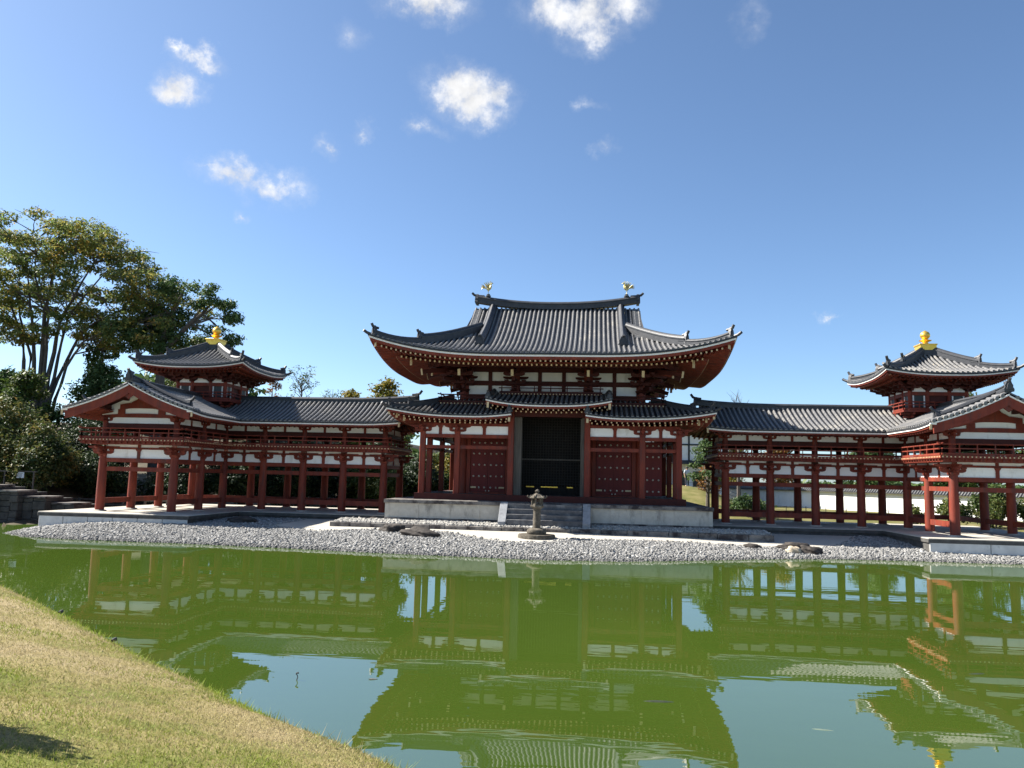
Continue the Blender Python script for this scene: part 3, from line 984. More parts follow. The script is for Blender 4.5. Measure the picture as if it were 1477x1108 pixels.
def hall_roof():
    L, W, D1, D2 = 9.8, 8.5, 8.5, 4.5
    prof = lambda d: 9.84 + 0.218 * d + 0.0318 * d * d
    up = lambda c: 1.0 * max(0.0, 1 - c / 7.5) ** 2.5
    fade = 4.6
    XG = 5.3
    cy = 5.9
    S = []
    for sg in (-1, 1):
        s_ = Slope((0, cy + sg * W), (1, 0), (0, -sg), lambda d: (-(L - d), L - d) if d < D2 else (-XG, XG), D1, prof, lambda t: up(L - abs(t)), fade)
        s_.hipa = s_.hipb = 1
        S.append(s_)
    for sg in (-1, 1):
        s_ = Slope((sg * L, cy), (0, 1), (-sg, 0), lambda d: (-(W - d), W - d), D2, prof, lambda t: up(W - abs(t)), fade)
        s_.hipa = s_.hipb = 1
        S.append(s_)
    base, roll = MB(), MB()
    for s_ in S:
        tile_slope(base, roll, s_, 0.272, 0.076, 0.34)
    root = base.build('roof', 'tile_dark', hall)
    roll.build('tile_rolls', 'tile', root)
    ed, wl_, rd, raf, tips, sof = MB(), MB(), MB(), MB(), MB(), MB()
    for s_ in S:
        eave_band(ed, s_, -0.02, 0.3, -0.10, -0.005)
        eave_band(wl_, s_, 0.03, 0.35, -0.19, -0.102)
        eave_band(rd, s_, 0.10, 0.45, -0.34, -0.193)
        soffit(sof, s_, 0.3, 1.75, -0.26, -0.10)
        soffit(sof, s_, 1.75, 4.7, -0.16, 0.42)
        rafters(raf, tips, s_, 0.22, 1.7, -0.40, -0.20, 0.27, 0.095, 0.11, 0.5, .85)
        rafters(raf, tips, s_, 1.25, 4.6, -0.47, 0.28, 0.27, 0.10, 0.12, 0.35, .85)
        b0 = s_.tr(1.32)
        eave_band(rd, s_, 1.32, 1.5, -0.40, -0.31)
    ed.build('eave_tile_edge', 'tile_dark', root)
    wl_.build('eave_white_board', 'white_line', root)
    rd.build('eave_board', 'red', root)
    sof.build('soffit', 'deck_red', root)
    raf.build('rafters', 'red', root)['kind'] = 'stuff'
    tips.build('rafter_tips', 'tip', root)['kind'] = 'stuff'
    # corner rafters with gilt end plates
    for sx in (-1, 1):
        for sy in (-1, 1):
            cr, cp = MB(), MB()
            out = Vector((sx, sy, 0)).normalized()
            a = Vector((sx * (L - 0.35), cy + sy * (W - 0.35), 9.84 + 0.92 - 0.42))
            b = Vector((sx * 5.0, cy + sy * 3.8, 9.75))
            cr.bar(a, b, .24, .3)
            cp.bar(a + out * .002, a + out * .02, .2, .34)
            a2 = Vector((sx * (L - 2.0), cy + sy * (W - 2.0), 9.84 - 0.25))
            cps = [cp, MB(), MB()]
            cps[1].bar(a2, a2 + out * .05, .17, .42)
            a3 = Vector((sx * (L - 3.0), cy + sy * (W - 3.0), 9.84 - 0.72))
            cr.bar(a3 - out * .0, Vector((sx * 5.1, cy + sy * 3.9, 9.6)), .2, .3)
            cps[2].bar(a3 + out * .002, a3 + out * .03, .15, .4)
            cb = cr.build('corner_rafter', 'red', root)
            build_all(cps, 'end_plate', 'tip', cb)
    # ridge
    zr = lambda x: 14.0 + 0.46 * (abs(x) / 5.2) ** 2.2
    path = [Vector((x, cy, zr(x))) for x in np.linspace(-5.05, 5.05, 25)]
    rb = MB()
    rb.sweep([p - Vector((0, 0, .08)) for p in path], ridge_section(0.55, 0.50))
    ridge = rb.build('main_ridge', 'tile_ridge', root)
    og = []
    for sx in (-1, 1):
        ogre_tile(og, (sx * 5.12, cy, zr(5.1) - .16), (sx, 0, 0), .5, .56, 0.75)
    # descending ridges on both big slopes
    dr = []
    for s_ in S[:2]:
        for sx in (-1, 1):
            t = sx * 4.06
            pts = [s_.P(t, d, -.03) for d in np.linspace(8.4, 2.75, 16)]
            dr.append(MB())
            dr[-1].sweep(pts, ridge_section(0.42, 0.52))
            ogre_tile(og, s_.P(t, 2.72, -.04), -s_.n, .46, .56, 0.35)
    build_all(dr, 'descending_ridge', 'tile_ridge', root)
    hr = []
    for s_ in S[:2]:
        for sg in (-1, 1):
            hip_ridge(hr, og, s_, sg * L, 5.45, 0.3, 0.36, 0.43, 0.40)
    build_all(hr, 'hip_ridge', 'tile_ridge', root)
    build_all(og, 'ogre_tile', 'tile_ridge', root)
    # gable ends: bargeboard, wall and the comb of short verge tiles
    for sx in (-1, 1):
        gw, bb, vt = MB(), MB(), MB()
        poly = [(y - cy, prof(8.5 - abs(y - cy)) - .12) for y in np.linspace(cy - 4.0, cy + 4.0, 17)]
        poly = [(-4.0, 11.2)] + poly + [(4.0, 11.2)]
        gw.prism(poly, (sx * 4.5, cy, 0), (0, 1, 0), (0, 0, 1), -.04, .04)
        for sy in (-1, 1):
            bb, vt = MB(), MB()
            ys = [cy + sy * k * 4.2 / 12 for k in range(13)]
            pts = [Vector((sx * 5.12, y, prof(8.5 - abs(y - cy)) - .08)) for y in ys]
            bb.sweep(pts, [(-.05, -.42), (.05, -.42), (.05, 0), (-.05, 0)], side=(1, 0, 0))
            for k in range(22):
                y = cy + sy * (0.35 + k * 4.0 / 22)
                z = prof(8.5 - abs(y - cy))
                vt.cyl((sx * 4.75, y, z + .05), (sx * 5.27, y, z - .02), .085, n=8)
            bb.build('bargeboard', 'red', root)
            vt.build('verge_tiles', 'tile', root)
        gw.build('gable_wall', 'plaster', root)
    return root


roof_main = hall_roof()


def phoenix(name, label, x, face):
    """gilded bird standing on the ridge: slim body, arched neck with crest, two raised wings of separate plumes, low sickle tail, legs"""
    y, z0 = 5.9, 14.86
    t = thing(name, label, 'bird statue', (x, y, z0), 'gilded birds on the hall ridge')
    f = face
    mb = MB()
    mb.lathe(x, y, [(.16, z0 - .1), (.17, z0 - .02), (.10, z0 + .03), (.11, z0 + .08), (.05, z0 + .1)], 12)
    mb.build('pedestal', 'tile_ridge', t)
    b = MB()
    for s_ in (-.05, .05):
        b.tube([(x + .03 * f, y + s_, z0 + .08), (x - .03 * f, y + s_, z0 + .24), (x + .0 * f, y + s_, z0 + .38)], [.016, .018, .045], 6)
    body = [(-.15, .46), (-.08, .41), (.03, .42), (.12, .50), (.16, .60), (.15, .70), (.17, .79), (.23, .82), (.30, .78)]
    b.tube([(x + u * f, y, z0 + v) for u, v in body], [.03, .075, .095, .08, .05, .04, .052, .04, .006], 10)
    b.tube([(x + .17 * f, y, z0 + .84), (x + .12 * f, y, z0 + .92), (x + .06 * f, y, z0 + .93)], [.02, .018, .006], 6)
    b.build('body', 'gold_pale', t)
    for s_ in (-1, 1):
        w = MB()
        for k in range(4):
            a = R(78 + k * 15)
            l = .40 - .02 * k
            p = Vector((x + (.02 - .035 * k) * f, y + s_ * .07, z0 + .48))
            q = p + Vector((math.cos(a) * l * f, s_ * (.16 + .015 * k), math.sin(a) * l))
            c = p.lerp(q, .55) + Vector((.05 * f, s_ * .03, 0))
            w.tube([p, c, q], [.03, .04, .012], 6)
        w.build('wing', 'gold_pale', t)
    tl = MB()
    for k in range(4):
        a = R(138 + k * 14)
        l = .46 - .03 * k
        p = Vector((x - .12 * f, y, z0 + .45))
        q = p + Vector((math.cos(a) * l * f, (k - 1.5) * .05, math.sin(a) * l * .8))
        tl.tube([p, p.lerp(q, .55) + Vector((-.03 * f, 0, .06)), q], [.02, .036, .010], 6)
    tl.build('tail', 'gold_pale', t)
    return t


phoenix('phoenix_statue', 'gilded bird statue on the left end of the hall ridge', -4.42, 1)
phoenix('phoenix_statue', 'gilded bird statue on the right end of the hall ridge', 4.42, -1)


def mokoshi_roof():
    """the lower lean-to roof round the hall, broken at the middle by a raised piece over the doorway"""
    L, cy, W, D = 8.95, 5.9, 7.35, 3.25
    prof = lambda d: 6.60 + 0.27 * d + 0.02 * d * d
    up = lambda c: 0.40 * max(0.0, 1 - c / 4.5) ** 2.3
    base, roll = MB(), MB()
    S = []
    for sx in (-1, 1):
        if sx < 0:
            tr = lambda d: (-(L - d), -2.02)
            U = lambda t: up(t + L) + 0.16 * max(0, 1 - (-2.02 - t) / 2.2) ** 2
        else:
            tr = lambda d: (2.02, L - d)
            U = lambda t: up(L - t) + 0.16 * max(0, 1 - (t - 2.02) / 2.2) ** 2
        s_ = Slope((0, cy - W), (1, 0), (0, 1), tr, D, prof, U, 3.0)
        s_.hipa, s_.hipb = (1, 0) if sx < 0 else (0, 1)
        S.append(s_)
    s_ = Slope((0, cy + W), (1, 0), (0, -1), lambda d: (-(L - d), L - d), D, prof, lambda t: up(L - abs(t)), 3.0)
    s_.hipa = s_.hipb = 1
    S.append(s_)
    for sx in (-1, 1):
        s_ = Slope((sx * L, cy), (0, 1), (-sx, 0), lambda d: (-(W - d), W - d), D, prof, lambda t: up(W - abs(t)), 3.0)
        s_.hipa = s_.hipb = 1
        S.append(s_)
    for s_ in S:
        tile_slope(base, roll, s_, 0.272, 0.074, 0.34)
    root = base.build('skirt_roof', 'tile_dark', hall)
    roll.build('tile_rolls', 'tile', root)
    ed, wl_, rd, raf, tips, sof, og, hr = MB(), MB(), MB(), MB(), MB(), MB(), [], []
    for s_ in S:
        eave_band(ed, s_, -0.02, 0.25, -0.09, -0.005)
        eave_band(wl_, s_, 0.02, 0.3, -0.16, -0.092)
        eave_band(rd, s_, 0.08, 0.36, -0.27, -0.163)
        soffit(sof, s_, 0.25, 1.9, -0.2, -0.02)
        rafters(raf, tips, s_, 0.18, 0.95, -0.33, -0.22, 0.28, 0.085, 0.10, 0.25, .75)
        rafters(raf, tips, s_, 0.62, 1.9, -0.42, -0.15, 0.28, 0.09, 0.11, 0.34, .75)
    for s_, sg in ((S[0], -1), (S[1], 1), (S[2], -1), (S[2], 1)):
        hip_ridge(hr, og, s_, sg * L, 3.2, 0.25, 0.26, 0.26, 0.3)
    for s_, t in ((S[0], -2.12), (S[1], 2.12)):
        hr.append(MB())
        hr[-1].sweep([s_.P(t, d, -.02) for d in np.linspace(3.2, .15, 10)], ridge_section(.28, .26))
        ogre_tile(og, s_.P(t, .12), (0, -1, 0), .26, .3, .35)
    # gilt plates on the corner and end rafters
    for sx in (-1, 1):
        for x, y, z in ((8.80, -1.25, 6.72), (8.1, -.55, 6.42), (2.12, -1.3, 6.42), (8.45, -.9, 6.56)):
            tips.box(sx * x - .06, sx * x + .06, y - .03, y, z - .17, z + .13)
    ed.build('eave_tile_edge', 'tile_dark', root)
    wl_.build('eave_white_board', 'white_line', root)
    rd.build('eave_board', 'red', root)
    sof.build('soffit', 'deck_red', root)
    raf.build('rafters', 'red', root)['kind'] = 'stuff'
    tips.build('rafter_tips', 'tip', root)['kind'] = 'stuff'
    build_all(hr, 'hip_ridge', 'tile_ridge', root)
    build_all(og, 'ogre_tile', 'tile_ridge', root)
    # raised middle piece
    prof2 = lambda d: 7.24 + 0.24 * d + 0.02 * d * d
    s_ = Slope((0, cy - W), (1, 0), (0, 1), lambda d: (-3.42, 3.42), 2.9, prof2, lambda t: 0.30 * (abs(t) / 3.42) ** 2.6, 3.5)
    s_.hipa = s_.hipb = 0
    base, roll = MB(), MB()
    tile_slope(base, roll, s_, 0.27, 0.074, 0.34)
    root2 = base.build('raised_porch_roof', 'tile_dark', hall)
    roll.build('tile_rolls', 'tile', root2)
    ed, wl_, rd, raf, tips, sof, og, hr = MB(), MB(), MB(), MB(), MB(), MB(), [], []
    eave_band(ed, s_, -0.02, 0.25, -0.09, -0.005)
    eave_band(wl_, s_, 0.02, 0.3, -0.16, -0.092)
    eave_band(rd, s_, 0.08, 0.36, -0.27, -0.163)
    soffit(sof, s_, 0.25, 2.6, -0.2, 0.15)
    rafters(raf, tips, s_, 0.18, 0.95, -0.33, -0.22, 0.28, 0.085, 0.10, 0.1, .75)
    rafters(raf, tips, s_, 0.62, 2.4, -0.42, -0.05, 0.28, 0.09, 0.11, 0.24, .75)
    for sx in (-1, 1):
        hr.append(MB())
        hr[-1].sweep([s_.P(sx * 3.3, d, -.02) for d in np.linspace(2.8, .15, 10)], ridge_section(.28, .26))
        ogre_tile(og, s_.P(sx * 3.3, .12), (0, -1, 0), .26, .3, .35)
        rd.sweep([s_.P(sx * 3.36, d, -.1) for d in np.linspace(0.1, 2.8, 10)], [(-.05, -.3), (.05, -.3), (.05, 0), (-.05, 0)], side=(1, 0, 0))
        tips.box(sx * 3.3 - .06, sx * 3.3 + .06, -1.38, -1.35, 6.98, 7.3)
    ed.build('eave_tile_edge', 'tile_dark', root2)
    wl_.build('eave_white_board', 'white_line', root2)
    rd.build('eave_board', 'red', root2)
    sof.build('soffit', 'deck_red', root2)
    raf.build('rafters', 'red', root2)['kind'] = 'stuff'
    tips.build('rafter_tips', 'tip', root2)['kind'] = 'stuff'
    build_all(hr, 'verge_ridge', 'tile_ridge', root2)
    build_all(og, 'ogre_tile', 'tile_ridge', root2)


mokoshi_roof()


def hall_body():
    XS = (-7.1, -5.13, -2.12, 2.12, 5.13, 7.1)
    YS = (0.0, 1.97, 5.9, 9.87, 11.84)
    zf = 2.28
    # stone platform and stairs
    mb = MB()
    mb.box(-8.55, 8.55, -2.0, 13.8, 0.55, 1.74)
    plat = mb.build('platform', 'granite', hall)
    mb = MB()
    mb.box(-8.66, 8.66, -2.12, 13.9, 1.742, 1.93)
    mb.build('capstone', 'cap_stone', plat, bevel=.012)
    mb = MB()
    mb.box(-8.62, 8.62, -2.08, 13.86, 0.55, 0.98)
    mb.build('plinth_stone', 'cap_stone', plat, bevel=.012)
    for k, x in enumerate((-8.5, -6.9, -5.2, -3.6, 3.5, 5.1, 6.8, 8.5)):
        mb = MB()
        mb.box(x - .11, x + .11, -2.035, -1.95, 0.982, 1.74)
        mb.build('post_stone', 'granite', plat)
    st = MB()
    for k in range(5):
        pass
    stair = None
    for k in range(4):
        mb = MB()
        z1 = 1.90 - .26 * k
        mb.box(-1.93, 1.93, -2.43 - .3 * k, -2.13 - .3 * (k - 1) if k else -2.13, 0.5, z1 - .02)
        if stair is None:
            stair = thing('staircase', '', '')
            del stair['label'], stair['category']
            adopt(stair, hall)
        mb.build('step', 'stair_stone', stair, bevel=.015)
    for sx in (-1, 1):
        mb = MB()
        xa, xb = sx * 2.36, sx * 1.95
        poly = [(-2.125, .5), (-2.125, 1.95), (-2.35, 1.95), (-3.38, .98), (-3.38, .5)]
        mb.prism(poly, ((xa + xb) / 2, 0, 0), (0, 1, 0), (0, 0, 1), -.2, .2)
        mb.build('cheek_stone', 'cheek_stone', stair, bevel=.015)
    # sill beam and floor
    mb = MB()
    mb.box(-7.45, 7.45, -0.32, -0.05, 1.935, 2.27)
    mb.box(-7.45, -7.2, -0.05, 12.1, 1.935, 2.262)
    mb.box(7.2, 7.45, -0.05, 12.1, 1.935, 2.262)
    mb.build('sill_beam', 'deck_red', hall)
    mb = MB()
    mb.box(-7.2, 7.2, -0.049, 12.0, 2.1, 2.255)
    mb.build('floor', 'grey_wood', hall)
    # skirt columns, square with chamfers, round ones behind
    sq = MB()
    w, c = .155, .03
    sec = [(-w, -w + c), (-w + c, -w), (w - c, -w), (w, -w + c), (w, w - c), (w - c, w), (-w + c, w), (-w, w - c)]
    sq.prism(sec, (0, 0, 0), (1, 0, 0), (0, 1, 0), 0, 3.72)
    sq_o = sq.build('column', 'red', hall, loc=(XS[0], 0, zf - .02))
    tall = MB()
    tall.prism([(a * 1.05, b * 1.05) for a, b in sec], (0, 0, 0), (1, 0, 0), (0, 1, 0), 0, 4.75)
    tall_o = tall.build('porch_column', 'red', hall, loc=(-2.12, 0, zf - .02))
    inst(tall_o, 'porch_column', (2.12, 0, zf - .02), hall)
    for x in XS:
        for y in YS:
            if (y in (0.0, 11.84) or abs(x) > 7) and not (x == XS[0] and y == 0) and not (y == 0 and abs(x) < 3):
                inst(sq_o, 'column', (x, y, zf - .02), hall)
    rc = MB()
    rc.tube([(0, 0, 0), (0, 0, 2), (0, 0, 7.4)], [.28, .28, .26], 20)
    rc_o = rc.build('core_column', 'red', hall, loc=(-5.13, 1.97, zf - .02))
    for x in XS[1:5]:
        for y in YS[1:4]:
            if (abs(x) > 3 or y != 5.9) and not (x == -5.13 and y == 1.97):
                inst(rc_o, 'core_column', (x, y, zf - .02), hall)
    # beams of the skirt: front left, front right, sides, back
    runs = [((-7.1, 0), (-2.12, 0)), ((2.12, 0), (7.1, 0)), ((-7.1, 0), (-7.1, 11.84)), ((7.1, 0), (7.1, 11.84)), ((-7.1, 11.84), (7.1, 11.84))]
    for a, b in runs:
        front = a[1] == 0 and b[1] == 0
        for z0, z1, wd, nm in ((4.76, 4.95, .13, 'tie_beam'), (5.38, 5.57, .17, 'head_beam')):
            mb = MB()
            mb.bar((*a, (z0 + z1) / 2), (*b, (z0 + z1) / 2), wd, z1 - z0)
            mb.build(nm, 'red', hall)
    mb = MB()
    for a, b in runs:
        mb.bar((*a, 6.12), (*b, 6.12), .18, .15)
    mb.build('eave_purlin', 'red', hall)
    bays = [(XS[0], XS[1]), (XS[1], XS[2]), (XS[3], XS[4]), (XS[4], XS[5])]
    for a, b in bays:
        panel_between(hall, 'plaster_panel', 'plaster', (a + .155, 0), (b - .155, 0), 5.575, 6.04, .06)
        mb = MB()
        mx_ = (a + b) / 2
        mb.box(mx_ - .09, mx_ + .09, -.06, .06, 5.572, 5.93)
        mb.frustum(mx_, 0, 5.93, 6.04, .10, .09, .15, .11)
        mb.build('strut', 'red', hall)
    ys = list(YS)
    for x in (-7.1, 7.1):
        for a, b in zip(ys[:-1], ys[1:]):
            panel_between(hall, 'plaster_panel', 'plaster', (x, a + .155), (x, b - .155), 5.575, 6.04, .06)
    br = bracket_mesh('bracket', .78)
    adopt(br, hall)
    br.matrix_parent_inverse = Matrix.Translation(-base_of(hall))
    br.location = (-7.1, 0, 5.58)
    for x in XS[1:2] + XS[4:]:
        inst(br, 'bracket', (x, 0, 5.58), hall)
    for x in (-7.1, 7.1):
        for y in YS[1:]:
            inst(br, 'bracket', (x, y, 5.58), hall)
    # core walls, side doors, the open middle bay
    for a, b in ((-5.13, -2.12), (2.12, 5.13)):
        mb = MB()
        mb.box(a + .27, b - .27, 1.99, 2.09, 5.43, 7.6)
        mb.build('lintel_wall', 'door', hall)
        cx = (a + b) / 2
        leafw = 1.0
        fr = MB()
        fr.box(a + .27, cx - leafw - .02, 1.80, 2.12, 2.26, 5.425)
        fr.box(cx + leafw + .02, b - .27, 1.80, 2.12, 2.26, 5.425)
        fr.box(a + .27, b - .27, 1.78, 2.13, 5.427, 5.6)
        fr.box(a + .27, b - .27, 1.78, 2.13, 2.258, 2.36)
        fr.build('door_frame', 'red', hall)
        for sx in (-1, 1):
            mb = MB()
            mb.box(cx + min(0, sx * leafw) + .006, cx + max(0, sx * leafw) - .006, 1.84, 1.93, 2.37, 5.42)
            door_studs(mb.build('door', 'door', hall), cx + sx * leafw / 2, 1.84, leafw, 2.4, 4.9, -sx)
    # the door leaf swung out beyond the right-hand corner of the core
    for sx, y in ((1, 1.7),):
        mb = MB()
        mb.box(5.32, 6.32, y, y + .09, 2.37, 5.42)
        door_studs(mb.build('door', 'door', hall), 5.82, y, 1.0, 2.4, 4.9, 0)
    # side walls of the core
    for x in (-5.13, 5.13):
        mb = MB()
        mb.box(x - .06, x + .06, 5.0, 9.6, 2.26, 7.6)
        mb.box(x - .06, x + .06, 2.24, 5.0, 5.1, 7.6)
        if x > 0:
            mb.box(x - .06, x + .06, 2.24, 5.0, 2.26, 5.1)
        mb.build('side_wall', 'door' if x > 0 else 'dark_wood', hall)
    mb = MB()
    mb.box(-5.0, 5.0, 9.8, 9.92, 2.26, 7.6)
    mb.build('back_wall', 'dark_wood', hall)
    mb = MB()
    mb.box(-1.95, 1.95, 2.3, 2.36, 2.26, 2.75)
    mb.build('altar_front', 'dark_wood', hall)
    for x0, x1 in ((-1.42, -0.95), (-.55, .42), (.95, 1.3)):
        mb = MB()
        mb.box(x0, x1, 2.27, 2.30, 2.70, 2.76)
        mb.build('gilt_altar_edge', 'gold', hall)
    # lattice screen in the doorway with a round window
    la = MB()
    for x in np.arange(-1.75, 1.8, .16):
        la.box(x - .02, x + .02, 2.6, 2.64, 2.76, 6.7)
    for z in np.arange(2.9, 6.8, .16):
        la.box(-1.8, 1.8, 2.585, 2.6, z - .02, z + .02)
    la.build('lattice_screen', 'lattice', hall)
    mb = MB()
    mb.box(-1.84, 1.84, 2.52, 2.58, 4.27, 4.36)
    mb.build('screen_rail', 'grey_wood', hall)
    mb = MB()
    mb.box(-1.9, 1.9, 2.7, 2.76, 2.76, 6.75)
    mb.build('screen_backing', 'dark_wood', hall)  # near-black sheet standing in for the unlit interior
    for sx in (-1, 1):
        mb = MB()
        mb.box(sx * 1.88 - .09 + (0.13 if sx < 0 else -.05), sx * 1.88 + .09 + (0.13 if sx < 0 else -.05), .25, 1.9, 2.27, 6.55)
        mb.build('folded_door', 'grey_wood', hall)
        mb = MB()
        mb.box(sx * 2.02 - .08, sx * 2.02 + .08, .17, 2.0, 2.27, 6.9)
        mb.build('jamb_wall', 'dark_wood', hall)
    mb = MB()
    mb.box(-1.96, -1.58, .16, .24, 2.27, 6.6)
    mb.box(-1.62, -1.55, .15, .9, 2.27, 6.6)
    mb.build('folded_door', 'grey_wood', hall)
    mb = MB()
    mb.box(1.80, 1.95, .16, .24, 2.27, 6.6)
    mb.build('folded_door', 'grey_wood', hall)
    mb = MB()
    mb.box(-1.95, 1.95, -.08, .08, 6.62, 6.95)
    mb.build('porch_lintel', 'deck_red', hall)
    # upper wall under the big eave
    cw = MB()
    up = thing('upper_wall', '', '')
    del up['label'], up['category']
    adopt(up, hall)
    for y in (1.97, 9.87):
        for a, b in ((-5.13, -2.12), (-2.12, 2.12), (2.12, 5.13)):
            for z0, z1 in ((8.0, 8.56), (8.84, 9.36)):
                panel_between(up, 'plaster_panel', 'plaster', (a + .2, y), (b - .2, y), z0, z1, .08)
    for x in (-5.13, 5.13):
        for a, b in ((1.97, 5.9), (5.9, 9.87)):
            for z0, z1 in ((8.0, 8.56), (8.84, 9.36)):
                panel_between(up, 'plaster_panel', 'plaster', (x, a + .2), (x, b - .2), z0, z1, .08)
    for z0, z1 in ((7.55, 8.0), (8.56, 8.84), (9.36, 9.8)):
        mb = MB()
        for a, b in (((-5.4, 1.97), (5.4, 1.97)), ((-5.4, 9.87), (5.4, 9.87)), ((-5.13, 2.09), (-5.13, 9.75)), ((5.13, 2.09), (5.13, 9.75))):
            mb.bar((*a, (z0 + z1) / 2), (*b, (z0 + z1) / 2), .22, z1 - z0)
        mb.build('wall_beam', 'deck_red', up)
    for x in (-3.62, -0.7, .7, 3.62):
        mb = MB()
        mb.box(x - .11, x + .11, 1.84, 2.05, 7.95, 9.62)
        mb.build('strut', 'deck_red', up)
    # triple-stepped bracket sets carrying the eave, each with a gilt-ended tail rafter
    def big_bracket(x, y, dx, dy, k=1.0):
        bk, pl = MB(), MB()
        d = Vector((dx, dy, 0)).normalized()
        s_ = Vector((-d.y, d.x, 0))
        zc = 8.32
        c = Vector((x, y, zc))
        bk.frustum(x, y, zc - .2, zc, .22, .22, .32, .32)
        for j in range(3):
            o = .0 + .62 * j * k
            z = zc + .02 + .40 * j
            bk.bar(c + d * (-.2) + Vector((0, 0, z - zc + .10)), c + d * (o + .72) + Vector((0, 0, z - zc + .10)), .16, .19)
            q = c + d * (o + .5) + Vector((0, 0, z - zc + .22))
            bk.prism(arm_poly(.62, .17), q + Vector((0, 0, .06)), s_, (0, 0, 1), -.07, .07)
            for u in (-.5, 0, .5):
                e_ = q + s_ * u
                bk.frustum(e_.x, e_.y, e_.z + .22, e_.z + .30, .10, .10, .14, .14)
            w_ = c + Vector((0, 0, z - zc + .2))
            bk.prism(arm_poly(.75, .17), w_, s_, (0, 0, 1), -.072, .072)
        a = c + d * 2.25 * k + Vector((0, 0, .74))
        b = c + d * .2 + Vector((0, 0, 1.25))
        bk.bar(a, b, .17, .24)
        pl.bar(a, a + (a - b).normalized() * .02, .15, .36)
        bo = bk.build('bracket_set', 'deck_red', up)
        pl.build('tail_rafter_plate', 'tip', up)
    for x in (-5.13, -2.12, 2.12, 5.13):
        for y, dy in ((1.97, -1), (9.87, 1)):
            big_bracket(x, y, 0, dy)
    for x in (-5.13, 5.13):
        sx = 1 if x > 0 else -1
        for y in (1.97, 5.9, 9.87):
            big_bracket(x, y, sx, 0)
        for y, dy in ((1.97, -1), (9.87, 1)):
            big_bracket(x, y, sx, dy, 1.35)
    mb = MB()
    for o, z in ((1.65, 9.58), (.95, 9.72)):
        for a, b in (((-5.13 - o, 1.97 - o), (5.13 + o, 1.97 - o)), ((-5.13 - o, 9.87 + o), (5.13 + o, 9.87 + o)), ((-5.13 - o, 1.97 - o), (-5.13 - o, 9.87 + o)), ((5.13 + o, 1.97 - o), (5.13 + o, 9.87 + o))):
            mb.bar((*a, z), (*b, z), .2, .22)
    mb.build('eave_purlins', 'deck_red', up)
    # gallery with railing above the skirt roof
    gal = MB()
    gal.box(-6.35, 6.35, .72, 11.12, 7.32, 7.44)
    gal.box(-6.25, 6.25, .8, 11.04, 7.12, 7.318)
    g_o = gal.build('gallery_deck', 'deck_red', hall)
    tp = MB()
    for x in np.arange(-6.3, 6.31, .2):
        tp.box(x - .03, x + .03, .705, .719, 7.34, 7.42)
    tp.build('joist_tips', 'tip', g_o)['kind'] = 'stuff'
    for a, b in (((-6.3, .8), (-3.3, .8)), ((3.3, .8), (6.3, .8)), ((-6.3, .8), (-6.3, 11.0)), ((6.3, .8), (6.3, 11.0)), ((-6.3, 11.0), (6.3, 11.0))):
        mb = MB()
        rail_run(mb, (*a, 7.44), (*b, 7.44), sp=.95)
        mb.build('railing', 'deck_red', hall)
    mid = MB()
    mid.box(-2.95, 2.95, .70, 1.9, 7.92, 8.02)
    m_o = mid.build('middle_gallery_deck', 'deck_red', hall)
    tp = MB()
    for x in np.arange(-2.9, 2.91, .18):
        tp.box(x - .03, x + .03, .685, .699, 7.94, 8.0)
    tp.build('joist_tips', 'tip', m_o)['kind'] = 'stuff'
    mb = MB()
    rail_run(mb, (-2.8, .78, 8.02), (2.8, .78, 8.02), sp=.93)
    mb.build('railing', 'deck_red', hall)


def door_studs(leaf, cx, y, w, z0, z1, inner):
    """rows of gilt nail heads, corner straps and a pull on one door leaf"""
    mb = MB()
    for k, z in enumerate((2.62, 3.27, 3.92, 4.57, 5.20)):
        for j in (-.32, 0, .32):
            if k == 0 and inner and j * inner < -.1:
                continue
            mb.lathe(cx + j, 0, [(.058, 0), (.058, .014), (.042, .038), (.008, .054)], 8)
            n = 8 * 4
            vs = mb.v[-n:]
            mb.v[-n:] = [(a, y - c_, z + b) for a, b, c_ in vs]
    mb.build('door_studs', 'stud', leaf)
    if inner:
        mb = MB()
        x0 = cx - inner * w / 2
        xa, xb = x0 + inner * .02, x0 + inner * .34
        mb.box(min(xa, xb), max(xa, xb), y - .02, y - .001, 2.58, 2.67)
        mb.build('strap_hinge', 'tip', leaf)
        mb = MB()
        xi = cx + inner * (w / 2 - .09)
        mb.box(xi - .03, xi + .03, y - .03, y - .001, 2.40, 2.46)
        mb.build('lock_plate', 'stud', leaf)


hall_body()


# ------------------------------------------------------------------ the two side wings, each a corridor bent forward with a turret on its corner
CX0, CP = 9.99, 2.49
XI, XO = 19.95, 24.01
YF, YM, YC, YB = -3.26, -0.27, 2.70, 6.76
XR, YR = 21.98, 4.73
ZS = 0.92


